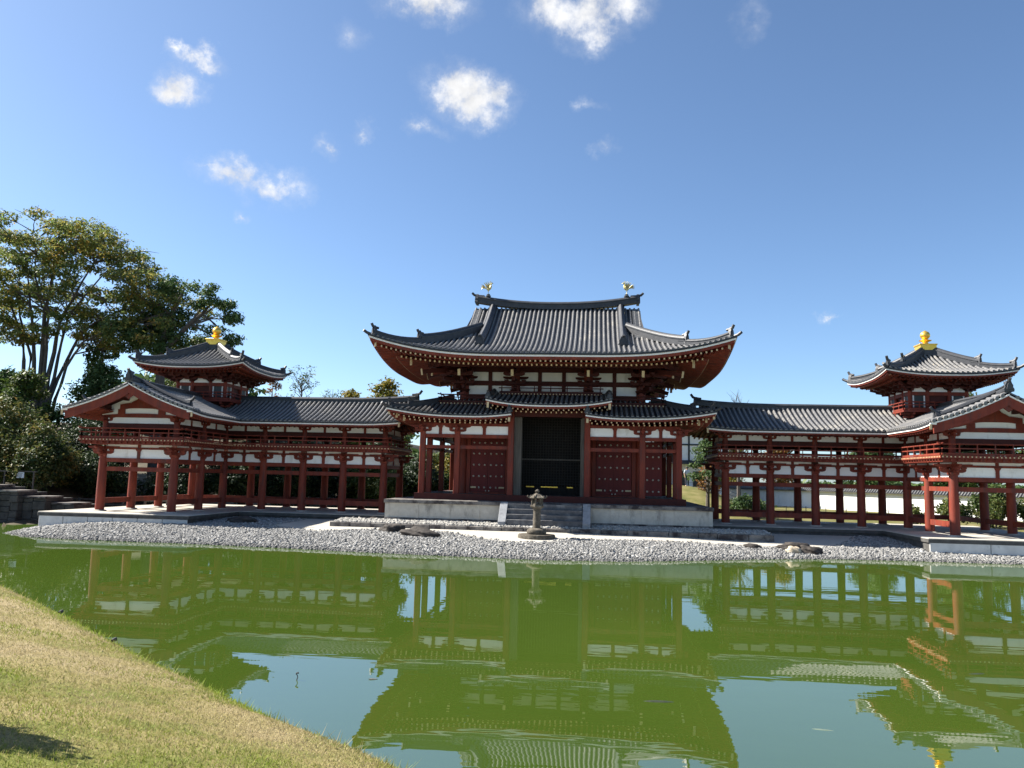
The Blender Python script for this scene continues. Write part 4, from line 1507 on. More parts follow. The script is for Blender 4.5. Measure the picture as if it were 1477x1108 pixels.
def wing(s, label):
    W = thing('wing_corridor', label, 'temple wing', (s * 19, 3, 0.5))
    red_o = 'red'

    def P(x, y, z):
        return (s * x, y, z)

    # --- paved terrace
    def outline(o, oe=None):
        oe = o if oe is None else oe
        return [(CX0 - oe, YC - o), (XI - o, YC - o), (XI - o, YF - o), (XO + o, YF - o), (XO + o, YB + o), (CX0 - oe, YB + o)]
    o_ = 2.05
    mb = MB(s)
    mb.prism(outline(o_, 1.2), (0, 0, 0), (1, 0, 0), (0, 1, 0), 0.74, ZS)
    terr = mb.build('terrace', 'slab', W, bevel=.015)
    mb = MB(s)
    mb.prism(outline(o_ - .06, 1.14), (0, 0, 0), (1, 0, 0), (0, 1, 0), -0.3, 0.738)
    mb.build('terrace_base', 'kerb_dark', terr)
    mb = MB(s)
    mb.prism(outline(o_ + .015, 1.215), (0, 0, 0), (1, 0, 0), (0, 1, 0), 0.70, .885)
    mb.build('terrace_lip', 'kerb_dark', terr, bevel=.02)
    # pale facing blocks along the front of the jutting end
    xa, xb = XI - o_ + .05, XO + o_ - .05
    n = 6 if s < 0 else 3
    for k in range(n):
        mb = MB(s)
        w = (xb - xa) / n
        mb.box(xa + w * k + .015, xa + w * (k + 1) - .015, YF - o_ + .01, YF - o_ + .3, -0.1, .78)
        mb.build('facing_block', 'slab_face', terr, bevel=.02)
    # --- columns
    cm = MB()
    cm.tube([(0, 0, 0), (0, 0, 1.2), (0, 0, 2.95)], [.235, .232, .205], 20)
    lower = [(CX0 + CP * i, YC) for i in range(4)] + [(XI, YC), (XI, YM), (XI, YF), (XO, YF), (XO, YM), (XO, YC), (XO, YB), (XI, YB)] + [(CX0 + CP * i, YB) for i in range(4)]
    first = None
    cb = MB()
    cb.lathe(0, 0, [(.36, -.02), (.36, .03), (.30, .06), (.24, .065)], 18)
    for x, y in lower:
        if first is None:
            first = cm.build('column', 'red', W)
            first.location = P(x, y, ZS - .005)
            first.matrix_parent_inverse = Matrix.Translation(-base_of(W))
            fb = cb.build('base_stone', 'granite', W)
            fb.parent = first
            fb.matrix_parent_inverse = Matrix.Identity(4)
        else:
            c = inst(first, 'column', P(x, y, ZS - .005), W)
            b2 = fb.copy()
            b2.name = 'base_stone'
            col.objects.link(b2)
            b2.parent = c
            b2.matrix_parent_inverse = Matrix.Identity(4)
    # --- bays (pairs of columns) along the outline
    inner = [(CX0 + CP * i, YC) for i in range(5)]
    front_bays = list(zip(inner[:-1], inner[1:]))
    side_in = [((XI, YC), (XI, YM)), ((XI, YM), (XI, YF))]
    gable = [((XI, YF), (XO, YF))]
    side_out = [((XO, YF), (XO, YM)), ((XO, YM), (XO, YC)), ((XO, YC), (XO, YB))]
    back = [((XO, YB), (XI, YB))] + [((CX0 + CP * (i + 1), YB), (CX0 + CP * i, YB)) for i in range(3, -1, -1)]
    end = [((CX0, YB), (CX0, YC))]
    bays = front_bays + side_in + gable + side_out + back + end
    for k, (a, b) in enumerate(bays):
        va, vb = Vector((*a, 0)), Vector((*b, 0))
        d = (vb - va).normalized()
        L = (vb - va).length
        pa, pb = va + d * .2, vb - d * .2

        def beam(nm, z0, z1, w, mat='red', ex=0.0):
            mb = MB(s)
            p, q = pa - d * ex, pb + d * ex
            mb.bar((p.x, p.y, (z0 + z1) / 2), (q.x, q.y, (z0 + z1) / 2), w, z1 - z0)
            return mb.build(nm, mat, W)
        if (a, b) not in gable and (a, b) not in end:
            beam('foot_rail', 1.33, 1.61, .13)
        beam('tie_beam', 3.07, 3.30, .13)
        beam('head_beam', 3.56, 3.77, .18)
        beam('plaster_panel', 3.775, 4.25, .06, 'plaster')
        beam('frieze_rail', 4.25, 4.36, .14)
        beam('plaster_strip', 4.36, 4.50, .05, 'plaster')
        mid = (va + vb) / 2
        mb = MB(s)
        mb.box(mid.x - .085, mid.x + .085, mid.y - .085, mid.y + .085, 3.772, 4.14)
        mb.frustum(mid.x, mid.y, 4.14, 4.252, .1, .1, .15, .15)
        mb.box(mid.x - .075, mid.x + .075, mid.y - .075, mid.y + .075, 4.358, 4.5)
        mb.build('strut', 'red', W)
        # upper storey
        beam('upper_plaster', 5.66, 5.97, .06, 'plaster', .1)
        beam('upper_beam', 5.36, 5.655, .15, 'deck_red', .1)
        if (a, b) not in gable:
            mb = MB(s)
            mb.box(mid.x - .07, mid.x + .07, mid.y - .07, mid.y + .07, 5.657, 5.97)
            mb.build('upper_strut', 'red', W)
        beam('eave_purlin', 5.975, 6.08, .16, 'deck_red', .2)
    # brackets and upper columns over every column
    uc = MB()
    uc.cyl((0, 0, 4.80), (0, 0, 5.70), .17, .16, 16)
    b1 = b2 = u1 = None
    for x, y in lower:
        if b1 is None:
            b1 = bracket_mesh('bracket', .95)
            b2 = bracket_mesh('upper_bracket', .62)
            u1 = uc.build('upper_column', 'red')
            for o, z in ((b1, 3.82), (b2, 5.66), (u1, 0)):
                o.location = P(x, y, z)
                adopt(o, W)
        else:
            inst(b1, 'bracket', P(x, y, 3.82), W)
            inst(b2, 'upper_bracket', P(x, y, 5.66), W)
            inst(u1, 'upper_column', P(x, y, 0), W)
    # --- gallery deck and railing
    od = .93
    mb = MB(s)
    mb.prism(outline(od, .55), (0, 0, 0), (1, 0, 0), (0, 1, 0), 4.66, 4.80)
    mb.prism(outline(od - .14, .4), (0, 0, 0), (1, 0, 0), (0, 1, 0), 4.50, 4.659)
    deck = mb.build('gallery_deck', 'red', W)
    tp = MB(s)
    ol = outline(od, .55)
    for a, b in zip(ol, ol[1:] + ol[:1]):
        va, vb = Vector((*a, 0)), Vector((*b, 0))
        d = (vb - va).normalized()
        nn = Vector((d.y, -d.x, 0))
        L = (vb - va).length
        n = int(L / .19)
        for k in range(n):
            c = va + d * (.1 + (L - .2) * k / max(1, n - 1)) + nn * .008
            tp.bar(c - nn * .007 + Vector((0, 0, 4.73)), c + nn * .008 + Vector((0, 0, 4.73)), .06, .06)
    tp.build('joist_tips', 'tip', deck)['kind'] = 'stuff'
    ob = MB(s)
    for a, b in zip(ol, ol[1:] + ol[:1]):
        va, vb = Vector((*a, 4.58)), Vector((*b, 4.58))
        d = (vb - va).normalized()
        L = (vb - va).length
        nn = Vector((-d.y, d.x, 0))
        for k in range(int(L / .34)):
            c = va + d * (.17 + .34 * k) + nn * .02
            ob.bar(c, c + nn * .3, .07, .09)
    ob.build('joists', 'red', deck)['kind'] = 'stuff'
    ri = outline(od - .1, .4)
    for a, b in list(zip(ri, ri[1:] + ri[:1])):
        mb = MB(s)
        va, vb = Vector((*a, 4.80)), Vector((*b, 4.80))
        rail_run(mb, va, vb, h=.56, sp=.83, ext=.2, rails=(.13, .33, .55), pw=.065)
        mb.build('railing', 'red', W)
    # --- roofs: corridor slopes meet the forward-running slopes in a valley (front) and a hip (back)
    e = 3.6
    prof = lambda d: 6.22 + 0.30 * d + 0.034 * d * d
    xin, yfr = 8.75, -4.78
    zero = lambda t: 0.0
    SS = []
    # corridor front slope: t = X, valley on the far side
    a_ = Slope((0, YR - e), (1, 0), (0, 1), lambda d: (xin, XR - e + d), e, prof, lambda t: .13 * max(0, 1 - (t - xin) / 2.5) ** 2, 9)
    # forward inner slope: runs along Y, t = Y
    b_ = Slope((XR - e, 0), (0, 1), (1, 0), lambda d: (yfr, YR - e + d), e, prof, lambda t: .16 * max(0, 1 - (t - yfr) / 2.5) ** 2, 9)
    # forward outer slope with a hip at the back corner
    c_ = Slope((XR + e, 0), (0, 1), (-1, 0), lambda d: (yfr, YR + e - d), e, prof, lambda t: .16 * max(0, 1 - (t - yfr) / 2.5) ** 2 + .3 * max(0, 1 - (YR + e - t) / 3) ** 2, 4)
    d_ = Slope((0, YR + e), (1, 0), (0, -1), lambda d: (xin, XR + e - d), e, prof, lambda t: .13 * max(0, 1 - (t - xin) / 2.5) ** 2 + .3 * max(0, 1 - (XR + e - t) / 3) ** 2, 4)
    for S_, ha, hb in ((a_, 0, -1), (b_, 0, -1), (c_, 0, 1), (d_, 0, 1)):
        S_.hipa, S_.hipb = ha, hb
        SS.append(S_)
    base, roll = MB(s), MB(s)
    for S_ in SS:
        tile_slope(base, roll, S_, .285, .08, .36)
    root = base.build('roof', 'tile_dark', W)
    roll.build('tile_rolls', 'tile', root)
    ed, wb, rd, raf, tips, sof = MB(s), MB(s), MB(s), MB(s), MB(s), MB(s)
    for S_ in SS:
        eave_band(ed, S_, -0.02, .22, -.09, -.005)
        eave_band(wb, S_, .02, .28, -.165, -.092)
        eave_band(rd, S_, .08, .32, -.25, -.168)
        soffit(sof, S_, .22, 2.0, -.2, .16)
        rafters(raf, tips, S_, .16, 2.0, -.31, .06, .30, .085, .1, .15)
    ed.build('eave_tile_edge', 'tile_dark', root)
    wb.build('eave_white_board', 'white_line', root)
    rd.build('eave_board', 'red', root)
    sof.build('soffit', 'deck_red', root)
    raf.build('rafters', 'red', root)['kind'] = 'stuff'
    tips.build('rafter_tips', 'deck_red', root)['kind'] = 'stuff'
    for x, y in ((xin + .05, YR - e - .0), (XR - e, yfr - .0), (XR + e, yfr)):
        pl = MB(s)
        pl.box(x - .05, x + .05, y - .035, y - .005, 5.98, 6.24)
        pl.build('end_plate', 'tip', root)
    # ridges
    rg, og = [], []

    def ridge(path, w, h):
        rg.append(MB(s))
        rg[-1].sweep(path, ridge_section(w, h))
    zr = lambda x: 7.62 + .22 * max(0, 1 - (x - 8.6) / 5.0) ** 2.2
    ridge([(x, YR, zr(x)) for x in np.linspace(8.62, XR, 22)], .44, .36)
    zf_ = lambda y: 7.62 + .24 * max(0, 1 - (y - yfr) / 3.5) ** 2.2
    ridge([(XR, y, zf_(y)) for y in np.linspace(yfr + .1, YR, 18)], .44, .36)
    hipl = [(XR + d, YR + d, prof(e - d) + .0) for d in np.linspace(0.1, e - .3, 10)]
    ridge(hipl, .3, .28)
    ogre_tile(og, hipl[-1], (1, 1, 0), .28, .34, .7, mx=s)
    ogre_tile(og, (8.6, YR, zr(8.6)), (-1, 0, 0), .34, .42, 1.0, mx=s)
    ogre_tile(og, (XR, yfr + .06, zf_(yfr)), (0, -1, 0), .36, .46, .6, mx=s)
    # descending ridges beside the gable edge and at the hall end
    for S_, sgn in ((b_, 1), (c_, 1)):
        t = yfr + 1.02
        ridge([S_.P(t, d, -.02) for d in np.linspace(e - .1, .75, 14)], .34, .38)
        ogre_tile(og, S_.P(t, .70), -S_.n, .34, .42, .9, mx=s)
    build_all(rg, 'ridge', 'tile_ridge', root)
    build_all(og, 'ogre_tile', 'tile_ridge', root)
    # verge: a row of short tiles pointing forward along the gable edge, white line, bargeboard
    bb = MB(s)
    for S_ in (b_, c_):
        vt, wv, bb = MB(s), MB(s), bb
        for k in range(13):
            d = .12 + k * (e - .2) / 13
            p = S_.P(yfr, d)
            q = S_.P(yfr + .95, d)
            vt.cyl((p.x, yfr - .10, p.z - .02), (q.x, yfr + .9, q.z + .09), .088, n=10)
        pts = [S_.P(yfr, d, -.09) for d in np.linspace(-.02, e, 16)]
        wv.sweep([p + Vector((0, -.02, 0)) for p in pts], [(-.03, -.07), (.1, -.07), (.1, 0), (-.03, 0)], side=(0, 1, 0))
        pts2 = [S_.P(yfr, d, -.165 - 0.0) for d in np.linspace(.15, e, 16)]
        bb.sweep([p + Vector((0, .06, 0)) for p in pts2], [(-.05, -.46), (.05, -.46), (.05, 0), (-.05, 0)], side=(0, 1, 0))
        vt.build('verge_tiles', 'tile', root)
        wv.build('verge_white_board', 'white_line', root)
    # hanging pendant under the gable peak
    pz = prof(e) - .6
    bb.prism([(-.1, .12), (-.22, .0), (-.24, -.16), (-.12, -.24), (0, -.34), (.12, -.24), (.24, -.16), (.22, .0), (.1, .12)], (XR, yfr + .14, pz + .06), (1, 0, 0), (0, 0, 1), -.0, .07)
    bb.build('bargeboard', 'red', root)
    # soffit of the overhanging gable
    so = MB(s)
    for S_ in (b_, c_):
        vs = []
        for d in np.linspace(.2, e, 8):
            vs += [S_.P(yfr + .04, d, -.2), S_.P(YF + .3, d, -.2)]
        so.add(vs, [(2 * k, 2 * k + 1, 2 * k + 3, 2 * k + 2) for k in range(7)])
    for d in (0.75, 1.75, 2.75, e):
        for S_ in (b_, c_):
            p = S_.P(0, d, -.32)
            so.box(p.x - .08, p.x + .08, yfr + .12, YF + .2, p.z - .1, p.z + .1)
    so.build('gable_soffit', 'deck_red', root)
    # gable wall with curved tie beams
    hw = (XO - XI) / 2
    g = thing('gable_wall', '', '')
    del g['label'], g['category']
    adopt(g, W)
    zt = lambda u: prof(e - abs(u)) - .25
    mb = MB(s)
    us = np.linspace(-hw - .25, hw + .25, 21)
    mb.prism([(-hw - .25, 5.97)] + [(u, max(5.98, zt(u))) for u in us] + [(hw + .25, 5.97)], (XR, YF, 0), (1, 0, 0), (0, 0, 1), -.03, .03)
    mb.build('plaster_field', 'plaster', g)
    mb = MB(s)
    # lower rainbow beam
    mb.prism([(-hw - .3, 5.975)] + [(u, 6.10 + .10 * (1 - (u / hw) ** 2)) for u in us] + [(hw + .3, 5.975)], (XR, YF - .01, 0), (1, 0, 0), (0, 0, 1), -.085, .085)
    # upper rainbow beam leaving a lens of plaster below it
    uu = np.linspace(-1.25, 1.25, 17)
    mb.prism([(u, 6.50 - .16 * (u / 1.25) ** 4 - .02) for u in uu] + [(u, 6.80 - .12 * (u / 1.25) ** 2) for u in uu[::-1]], (XR, YF - .015, 0), (1, 0, 0), (0, 0, 1), -.08, .08)
    for u in (-1.15, 1.15):
        mb.box(XR + u - .2, XR + u + .2, YF - .1, YF + .1, 6.1, 6.42)
    # frog-leg strut under the ridge
    mb.prism([(-.62, 6.78), (-.5, 6.86), (-.3, 6.95), (-.16, 7.15), (-.2, 7.3), (.2, 7.3), (.16, 7.15), (.3, 6.95), (.5, 6.86), (.62, 6.78)], (XR, YF - .012, 0), (1, 0, 0), (0, 0, 1), -.075, .075)
    mb.build('tie_beams', 'red', g)
    # --- turret on the corner
    turret(s, W)
    return W


def turret(s, W):
    hb = 1.55
    # lower box, bracket tier, gallery, walls
    T = thing('turret', '', '')
    del T['label'], T['category']
    adopt(T, W)
    mb = MB(s)
    mb.box(XR - 1.5, XR + 1.5, YR - 1.5, YR + 1.5, 6.9, 7.35)
    mb.frustum(XR, YR, 7.18, 7.42, 1.6, 1.6, 2.0, 2.0)
    mb.build('turret_base', 'deck_red', T)
    mb = MB(s)
    mb.box(XR - 2.12, XR + 2.12, YR - 2.12, YR + 2.12, 7.45, 7.56)
    for k in range(5):
        u = -1.55 + 3.1 * k / 4
        for sx, sy in ((0, -1), (0, 1), (-1, 0), (1, 0)):
            c = Vector((XR + (u if sx == 0 else sx * 1.5), YR + (u if sy == 0 else sy * 1.5), 7.2))
            o = Vector((sx, sy, 0))
            mb.bar(c - o * .2 + Vector((0, 0, 0)), c + o * .42, .14, .12)
            mb.bar(c - o * .2 + Vector((0, 0, .17)), c + o * .6 + Vector((0, 0, .17)), .13, .12)
    mb.build('turret_gallery', 'red', T)
    q = 2.04
    cs = [(XR - q, YR - q), (XR + q, YR - q), (XR + q, YR + q), (XR - q, YR + q)]
    for a, b in zip(cs, cs[1:] + cs[:1]):
        mb = MB(s)
        rail_run(mb, (*a, 7.56), (*b, 7.56), sp=.8, ext=.18, rails=(.13, .30, .47), pw=.055)
        mb.build('turret_railing', 'red', T)
    mb = MB(s)
    mb.box(XR - hb + .06, XR + hb - .06, YR - hb + .06, YR + hb - .06, 7.56, 9.3)
    mb.build('turret_wall', 'deck_red', T)
    mb = MB(s)
    for sx in (-1.55, -.6, .6, 1.55):
        for sy in (-1.55, -.6, .6, 1.55):
            if abs(sx) > 1 or abs(sy) > 1:
                mb.cyl((XR + sx, YR + sy, 7.56), (XR + sx, YR + sy, 8.75), .11, n=12)
    for a, b in zip([(-hb, -hb), (hb, -hb), (hb, hb), (-hb, hb)], [(hb, -hb), (hb, hb), (-hb, hb), (-hb, -hb)]):
        for z, h in ((8.55, .2), (7.68, .16), (8.98, .12)):
            mb.bar((XR + a[0], YR + a[1], z), (XR + b[0], YR + b[1], z), .15, h)
    mb.build('turret_posts', 'red', T)
    wn_ = None
    for sx, sy in ((0, -1), (0, 1), (-1, 0), (1, 0)):
        a, b = Vector((sy, -sx, 0)), Vector((0, 0, 1))
        if a.length == 0:
            continue
        for u, w in ((-1.07, .36), (0, .48), (1.07, .36)):
            c = Vector((XR + sx * hb, YR + sy * hb, 0)) + Vector((abs(sy), abs(sx), 0)) * u
            o = Vector((sx, sy, 0))
            # white arched board between the brackets
            mb = MB(s)
            ax = Vector((abs(sy), abs(sx), 0))
            mb.prism([(-w, 0), (-w, .08), (-w * .62, .17), (-w * .42, .31), (w * .42, .31), (w * .62, .17), (w, .08), (w, 0)], c + Vector((0, 0, 8.66)) + o * .0, ax, (0, 0, 1), -.05, .05)
            mb.build('turret_plaster', 'plaster', T)
            if u:
                mb = MB(s)
                mb.bar(c + Vector((0, 0, 8.1)) - ax * .26 - o * .04, c + Vector((0, 0, 8.1)) + ax * .26 - o * .04, .06, .72)
                win = mb.build('turret_window', 'window_dark', T)
                mb = MB(s)
                for k in (-.30, .30):
                    mb.bar(c + ax * k + Vector((0, 0, 7.76)), c + ax * k + Vector((0, 0, 8.44)), .07, .06, up=(sx, sy, 0))
                mb.build('window_frame', 'plaster', T)
    # bracket arms in tiers
    mb = MB(s)
    for sx, sy in ((0, -1), (0, 1), (-1, 0), (1, 0)):
        ax = Vector((abs(sy), abs(sx), 0))
        o = Vector((sx, sy, 0))
        for u in (-1.5, -.6, .6, 1.5):
            c = Vector((XR + sx * hb, YR + sy * hb, 8.66)) + ax * u
            for j in range(3):
                mb.bar(c - o * .1 + Vector((0, 0, .1 + .17 * j)), c + o * (.34 + .28 * j) + Vector((0, 0, .1 + .17 * j)), .12, .13)
                mb.prism(arm_poly(.42, .12), c + o * (.3 + .32 * j) + Vector((0, 0, .17 + .17 * j)), ax, (0, 0, 1), -.05, .05)
                mb.frustum((c + o * (.3 + .32 * j)).x, (c + o * (.3 + .32 * j)).y, 8.92 + .17 * j, 9.0 + .17 * j, .08, .08, .11, .11)
        for off, z in ((.62, 9.2), (1.0, 9.33)):
            c = Vector((XR + sx * (hb + off), YR + sy * (hb + off), z))
            mb.bar(c - ax * (hb + off * .55), c + ax * (hb + off * .55), .14, .14)
    for sx in (-1, 1):
        for sy in (-1, 1):
            o = Vector((sx, sy, 0))
            c = Vector((XR + sx * hb, YR + sy * hb, 8.78))
            for j in range(3):
                mb.bar(c, c + o * (.35 + .26 * j) + Vector((0, 0, .17 * j)), .13, .14)
    mb.build('turret_brackets', 'deck_red', T)
    # pyramid roof
    e = 3.5
    prof = lambda d: 9.52 + .26 * d + .065 * d * d
    U = lambda t: .30 * max(0, 1 - (e - abs(t)) / 3.2) ** 2.2
    base, roll = MB(s), MB(s)
    ed, wb, rd, raf, tips, sof, hr, og = MB(s), MB(s), MB(s), MB(s), MB(s), MB(s), [], []
    SS = []
    for n in ((0, 1), (0, -1), (1, 0), (-1, 0)):
        ev = (abs(n[1]), abs(n[0]))
        S_ = Slope((XR - n[0] * e, YR - n[1] * e), ev, n, lambda d: (-(e - d), e - d), e - .42, prof, U, 2.6)
        S_.hipa = S_.hipb = 1
        SS.append(S_)
    for S_ in SS:
        tile_slope(base, roll, S_, .27, .074, .34)
        eave_band(ed, S_, -0.02, .22, -.09, -.005)
        eave_band(wb, S_, .02, .28, -.155, -.092)
        eave_band(rd, S_, .08, .32, -.24, -.158)
        soffit(sof, S_, .22, 2.0, -.19, .02)
        rafters(raf, tips, S_, .16, .95, -.29, -.2, .25, .075, .09, .12)
        rafters(raf, tips, S_, .62, 2.0, -.36, -.12, .25, .08, .09, .12)
    root = base.build('turret_roof', 'tile_dark', W)
    roll.build('tile_rolls', 'tile', root)
    for S_ in SS[:2]:
        for sg in (-1, 1):
            hip_ridge(hr, og, S_, sg * e, e - .3, .22, .30, .37, .42, s)
    mb = MB(s)
    mb.lathe(XR, YR, [(.66, 10.95), (.66, 11.26), (.55, 11.3)], 4, math.pi / 4)
    build_all(hr, 'hip_ridge', 'tile_ridge', root)
    build_all(og, 'ogre_tile', 'tile_ridge', root)
    mb.build('ridge_collar', 'tile_ridge', root)
    ed.build('eave_tile_edge', 'tile_dark', root)
    wb.build('eave_white_board', 'white_line', root)
    rd.build('eave_board', 'red', root)
    sof.build('soffit', 'deck_red', root)
    raf.build('rafters', 'red', root)['kind'] = 'stuff'
    tips.build('rafter_tips', 'deck_red', root)['kind'] = 'stuff'
    cp = MB(s)
    for sx in (-1, 1):
        for sy in (-1, 1):
            c = Vector((XR + sx * (e - .32), YR + sy * (e - .32), 9.52 + .28 - .3))
            o = Vector((sx, sy, 0)).normalized()
            cp.bar(c, c + o * .02, .13, .2)
            raf_b = 0
    cp.build('corner_end_plates', 'tip', root)
    # gilt finial: square dew basin, lotus, sacred jewel
    f = MB(s)
    f.box(XR - .46, XR + .46, YR - .46, YR + .46, 11.26, 11.60)
    f.box(XR - .50, XR + .50, YR - .50, YR + .50, 11.56, 11.64)
    fo = f.build('finial', 'gold', root, bevel=.012)
    f = MB(s)
    f.lathe(XR, YR, [(.24, 11.64), (.22, 11.70), (.14, 11.74), (.16, 11.80), (.33, 11.87), (.35, 11.90), (.2, 11.92), (.13, 11.97), (.2, 12.03), (.265, 12.12), (.28, 12.2), (.26, 12.3), (.2, 12.39), (.1, 12.45), (.03, 12.49), (.005, 12.52)], 24)
    f.build('jewel', 'gold', fo)


wing(-1, 'left red timber wing with corner turret, leafy dark woods behind its columns')
wing(1, 'right red timber wing with corner turret, white boundary wall behind its columns')


# ------------------------------------------------------------------ pebbles, kerb, rocks, lantern
rng = np.random.default_rng(7)
random.seed(11)


def ico(sub=0):
    bm = bmesh.new()
    bmesh.ops.create_icosphere(bm, subdivisions=max(1, sub), radius=1)
    v = np.array([p.co[:] for p in bm.verts])
    f = np.array([[x.index for x in p.verts] for p in bm.faces])
    bm.free()
    return v, f


def rot_mats(n):
    q = rng.normal(size=(n, 4))
    q /= np.linalg.norm(q, axis=1)[:, None]
    w, x, y, z = q.T
    return np.stack([np.stack([1 - 2 * (y * y + z * z), 2 * (x * y - z * w), 2 * (x * z + y * w)], -1),
                     np.stack([2 * (x * y + z * w), 1 - 2 * (x * x + z * z), 2 * (y * z - x * w)], -1),
                     np.stack([2 * (x * z - y * w), 2 * (y * z + x * w), 1 - 2 * (x * x + y * y)], -1)], 1)


def pebble_mat(name, stops):
    m_, n_, l_, b = new_mat(name)
    at = n_.new('ShaderNodeAttribute')
    at.attribute_name = 'rnd'
    r_ = ramp(n_, l_, at.outputs['Fac'], stops)
    l_.new(r_.outputs['Color'], b.inputs['Base Color'])
    b.inputs['Roughness'].default_value = 0.8
    b.inputs['Specular IOR Level'].default_value = 0.25
    return m_


M['pebble'] = pebble_mat('beach_pebbles', [(0.0, (0.09, 0.088, 0.084)), (0.3, (0.17, 0.166, 0.157)), (0.75, (0.275, 0.268, 0.252)), (1.0, (0.42, 0.41, 0.385))])
M['pebble_small'] = pebble_mat('pale_gravel', [(0.0, (0.19, 0.18, 0.16)), (0.5, (0.31, 0.295, 0.265)), (1.0, (0.45, 0.43, 0.39))])


def pebbles(name, xy, size, mat, sink=0.25, hz=None, wet=False):
    n = len(xy)
    v, f = ico(1)
    s_ = size * np.exp(rng.normal(0, .27, n))
    sc_ = np.stack([s_ * rng.uniform(.8, 1.3, n), s_ * rng.uniform(.8, 1.1, n), s_ * rng.uniform(.5, .8, n)], -1)
    J = 1 + rng.uniform(-.16, .16, (n, len(v), 1))
    a = rng.uniform(0, 2 * math.pi, n)
    tl = rng.normal(0, .25, (n, 2))
    V = v[None] * J * sc_[:, None, :]
    V[:, :, 2] += V[:, :, 0] * tl[:, :1] + V[:, :, 1] * tl[:, 1:]
    c, sn = np.cos(a)[:, None], np.sin(a)[:, None]
    X = V[:, :, 0] * c - V[:, :, 1] * sn
    Y = V[:, :, 0] * sn + V[:, :, 1] * c
    z = far_ground(xy[:, 0], xy[:, 1]) if hz is None else hz
    V = np.stack([X + xy[:, :1], Y + xy[:, 1:], V[:, :, 2] + (z + s_ * (.45 - sink))[:, None]], -1)
    F = f[None] + (np.arange(n) * len(v))[:, None, None]
    tone = np.clip(rng.normal(.5, .24, n), 0, 1)
    if wet:      # stones lapped by the pond stay dark and damp
        tone = tone * (.25 + .75 * smooth(side_dist(xy, FAR_SHORE), .0, .5))
    rn = np.repeat(tone, len(v))
    return np_mesh(name, V.reshape(-1, 3), F.reshape(-1, 3), mat, rnd=rn, smooth=True, kind='stuff')


pts = np.stack([rng.uniform(-27, 33, 190000), rng.uniform(-13, 0.4, 190000)], -1)
ds = side_dist(pts, FAR_SHORE)
dd = side_dist(pts, SAND_EDGE)
on_sand = (dd > 0.1) & (pts[:, 0] > -13.8) & (pts[:, 0] < 16.4)
in_slab = ((np.abs(pts[:, 0]) > XI - 2.0) & (np.abs(pts[:, 0]) < XO + 2.0) & (pts[:, 1] > YF - 2.0)) | ((pts[:, 1] > .62) & (np.abs(pts[:, 0]) > 8.8))
ok = (ds > -0.45) & ~on_sand & ~in_slab
stray = (ds > 0) & on_sand & (dd < 0.45) & (rng.random(len(pts)) < .12)
pebbles('gravel', pts[ok | stray][:76000], 0.046, 'pebble', wet=True)
# pale fine gravel on the strip in front of the platform
pts = np.stack([rng.uniform(-10.9, 11.2, 16000), rng.uniform(-3.62, -2.05, 16000)], -1)
ok = ~((np.abs(pts[:, 0]) < 2.4) & (pts[:, 1] > -3.3))
pebbles('gravel', pts[ok], 0.05, 'pebble_small', hz=np.full(ok.sum(), .75 + 0) + .08 * smooth(pts[ok][:, 1], -3.6, -2.1))
mb = MB()
mb.box(-10.95, 11.3, -3.7, -2.0, 0.3, 0.72)
mb.hexa([(-10.9, -3.7, .722), (11.25, -3.7, .722), (11.25, -2.02, .80), (-10.9, -2.02, .80), (-10.9, -3.7, .735), (11.25, -3.7, .735), (11.25, -2.02, .83), (-10.9, -2.02, .83)])
strip = mb.build('gravel_strip', pmat('gravel_bed', [(0.35, (0.2, 0.19, 0.17)), (0.65, (0.40, 0.385, 0.35))], 12, 0.9))
strip['kind'] = 'structure'
kerb = thing('stone_kerb', 'long low kerb of brown stones edging the gravel strip before the hall', 'kerb', (0, -3.85, .5))
x = -11.0
while x < 11.2:
    w = random.uniform(.75, 1.5)
    mb = MB()
    j = random.uniform(-.02, .02)
    mb.box(x + .012, min(x + w, 11.3) - .012, -3.95 + j, -3.69, .35, .745 + random.uniform(-.015, .02))
    mb.build('kerb_stone', 'cap_stone', kerb, bevel=.025)
    x += w


def rock(name, label, x, y, sx, sy, sz, mat='rock', seed=1, rz=0.0):
    bm = bmesh.new()
    bmesh.ops.create_icosphere(bm, subdivisions=4, radius=1)
    for v in bm.verts:
        p = v.co.copy()
        n_ = (math.sin(p.x * 3.1 + seed) * math.sin(p.y * 2.7 + seed * 2) + .5 * math.sin(p.z * 6 + p.x * 5 + seed * 3) + .35 * math.sin(p.y * 9 + seed) * math.sin(p.x * 8 + p.z * 7))
        q_ = .5 * math.sin(p.x * 17 + seed) * math.sin(p.y * 15 + seed * 1.7) * math.sin(p.z * 13) + .6 * abs(math.sin(p.x * 4.3 + p.y * 3.1 + seed)) - .3
        v.co = p * (1 + .2 * n_ + .16 * q_)
        v.co.z = max(v.co.z, -.5)
    me = bpy.data.meshes.new(name)
    for v in bm.verts:
        a, b = v.co.x * sx, v.co.y * sy
        v.co = Vector((a * math.cos(rz) - b * math.sin(rz), a * math.sin(rz) + b * math.cos(rz), v.co.z * sz))
    for f in bm.faces:
        f.smooth = True
    bm.to_mesh(me)
    bm.free()
    me.materials.append(M[mat])
    o = bpy.data.objects.new(name, me)
    col.objects.link(o)
    z = float(far_ground(np.array([x]), np.array([y]))[0])
    o.location = (x, y, z + .22 * sz)
    return tag(o, label, 'rock', 'rocks on the pebble beach')


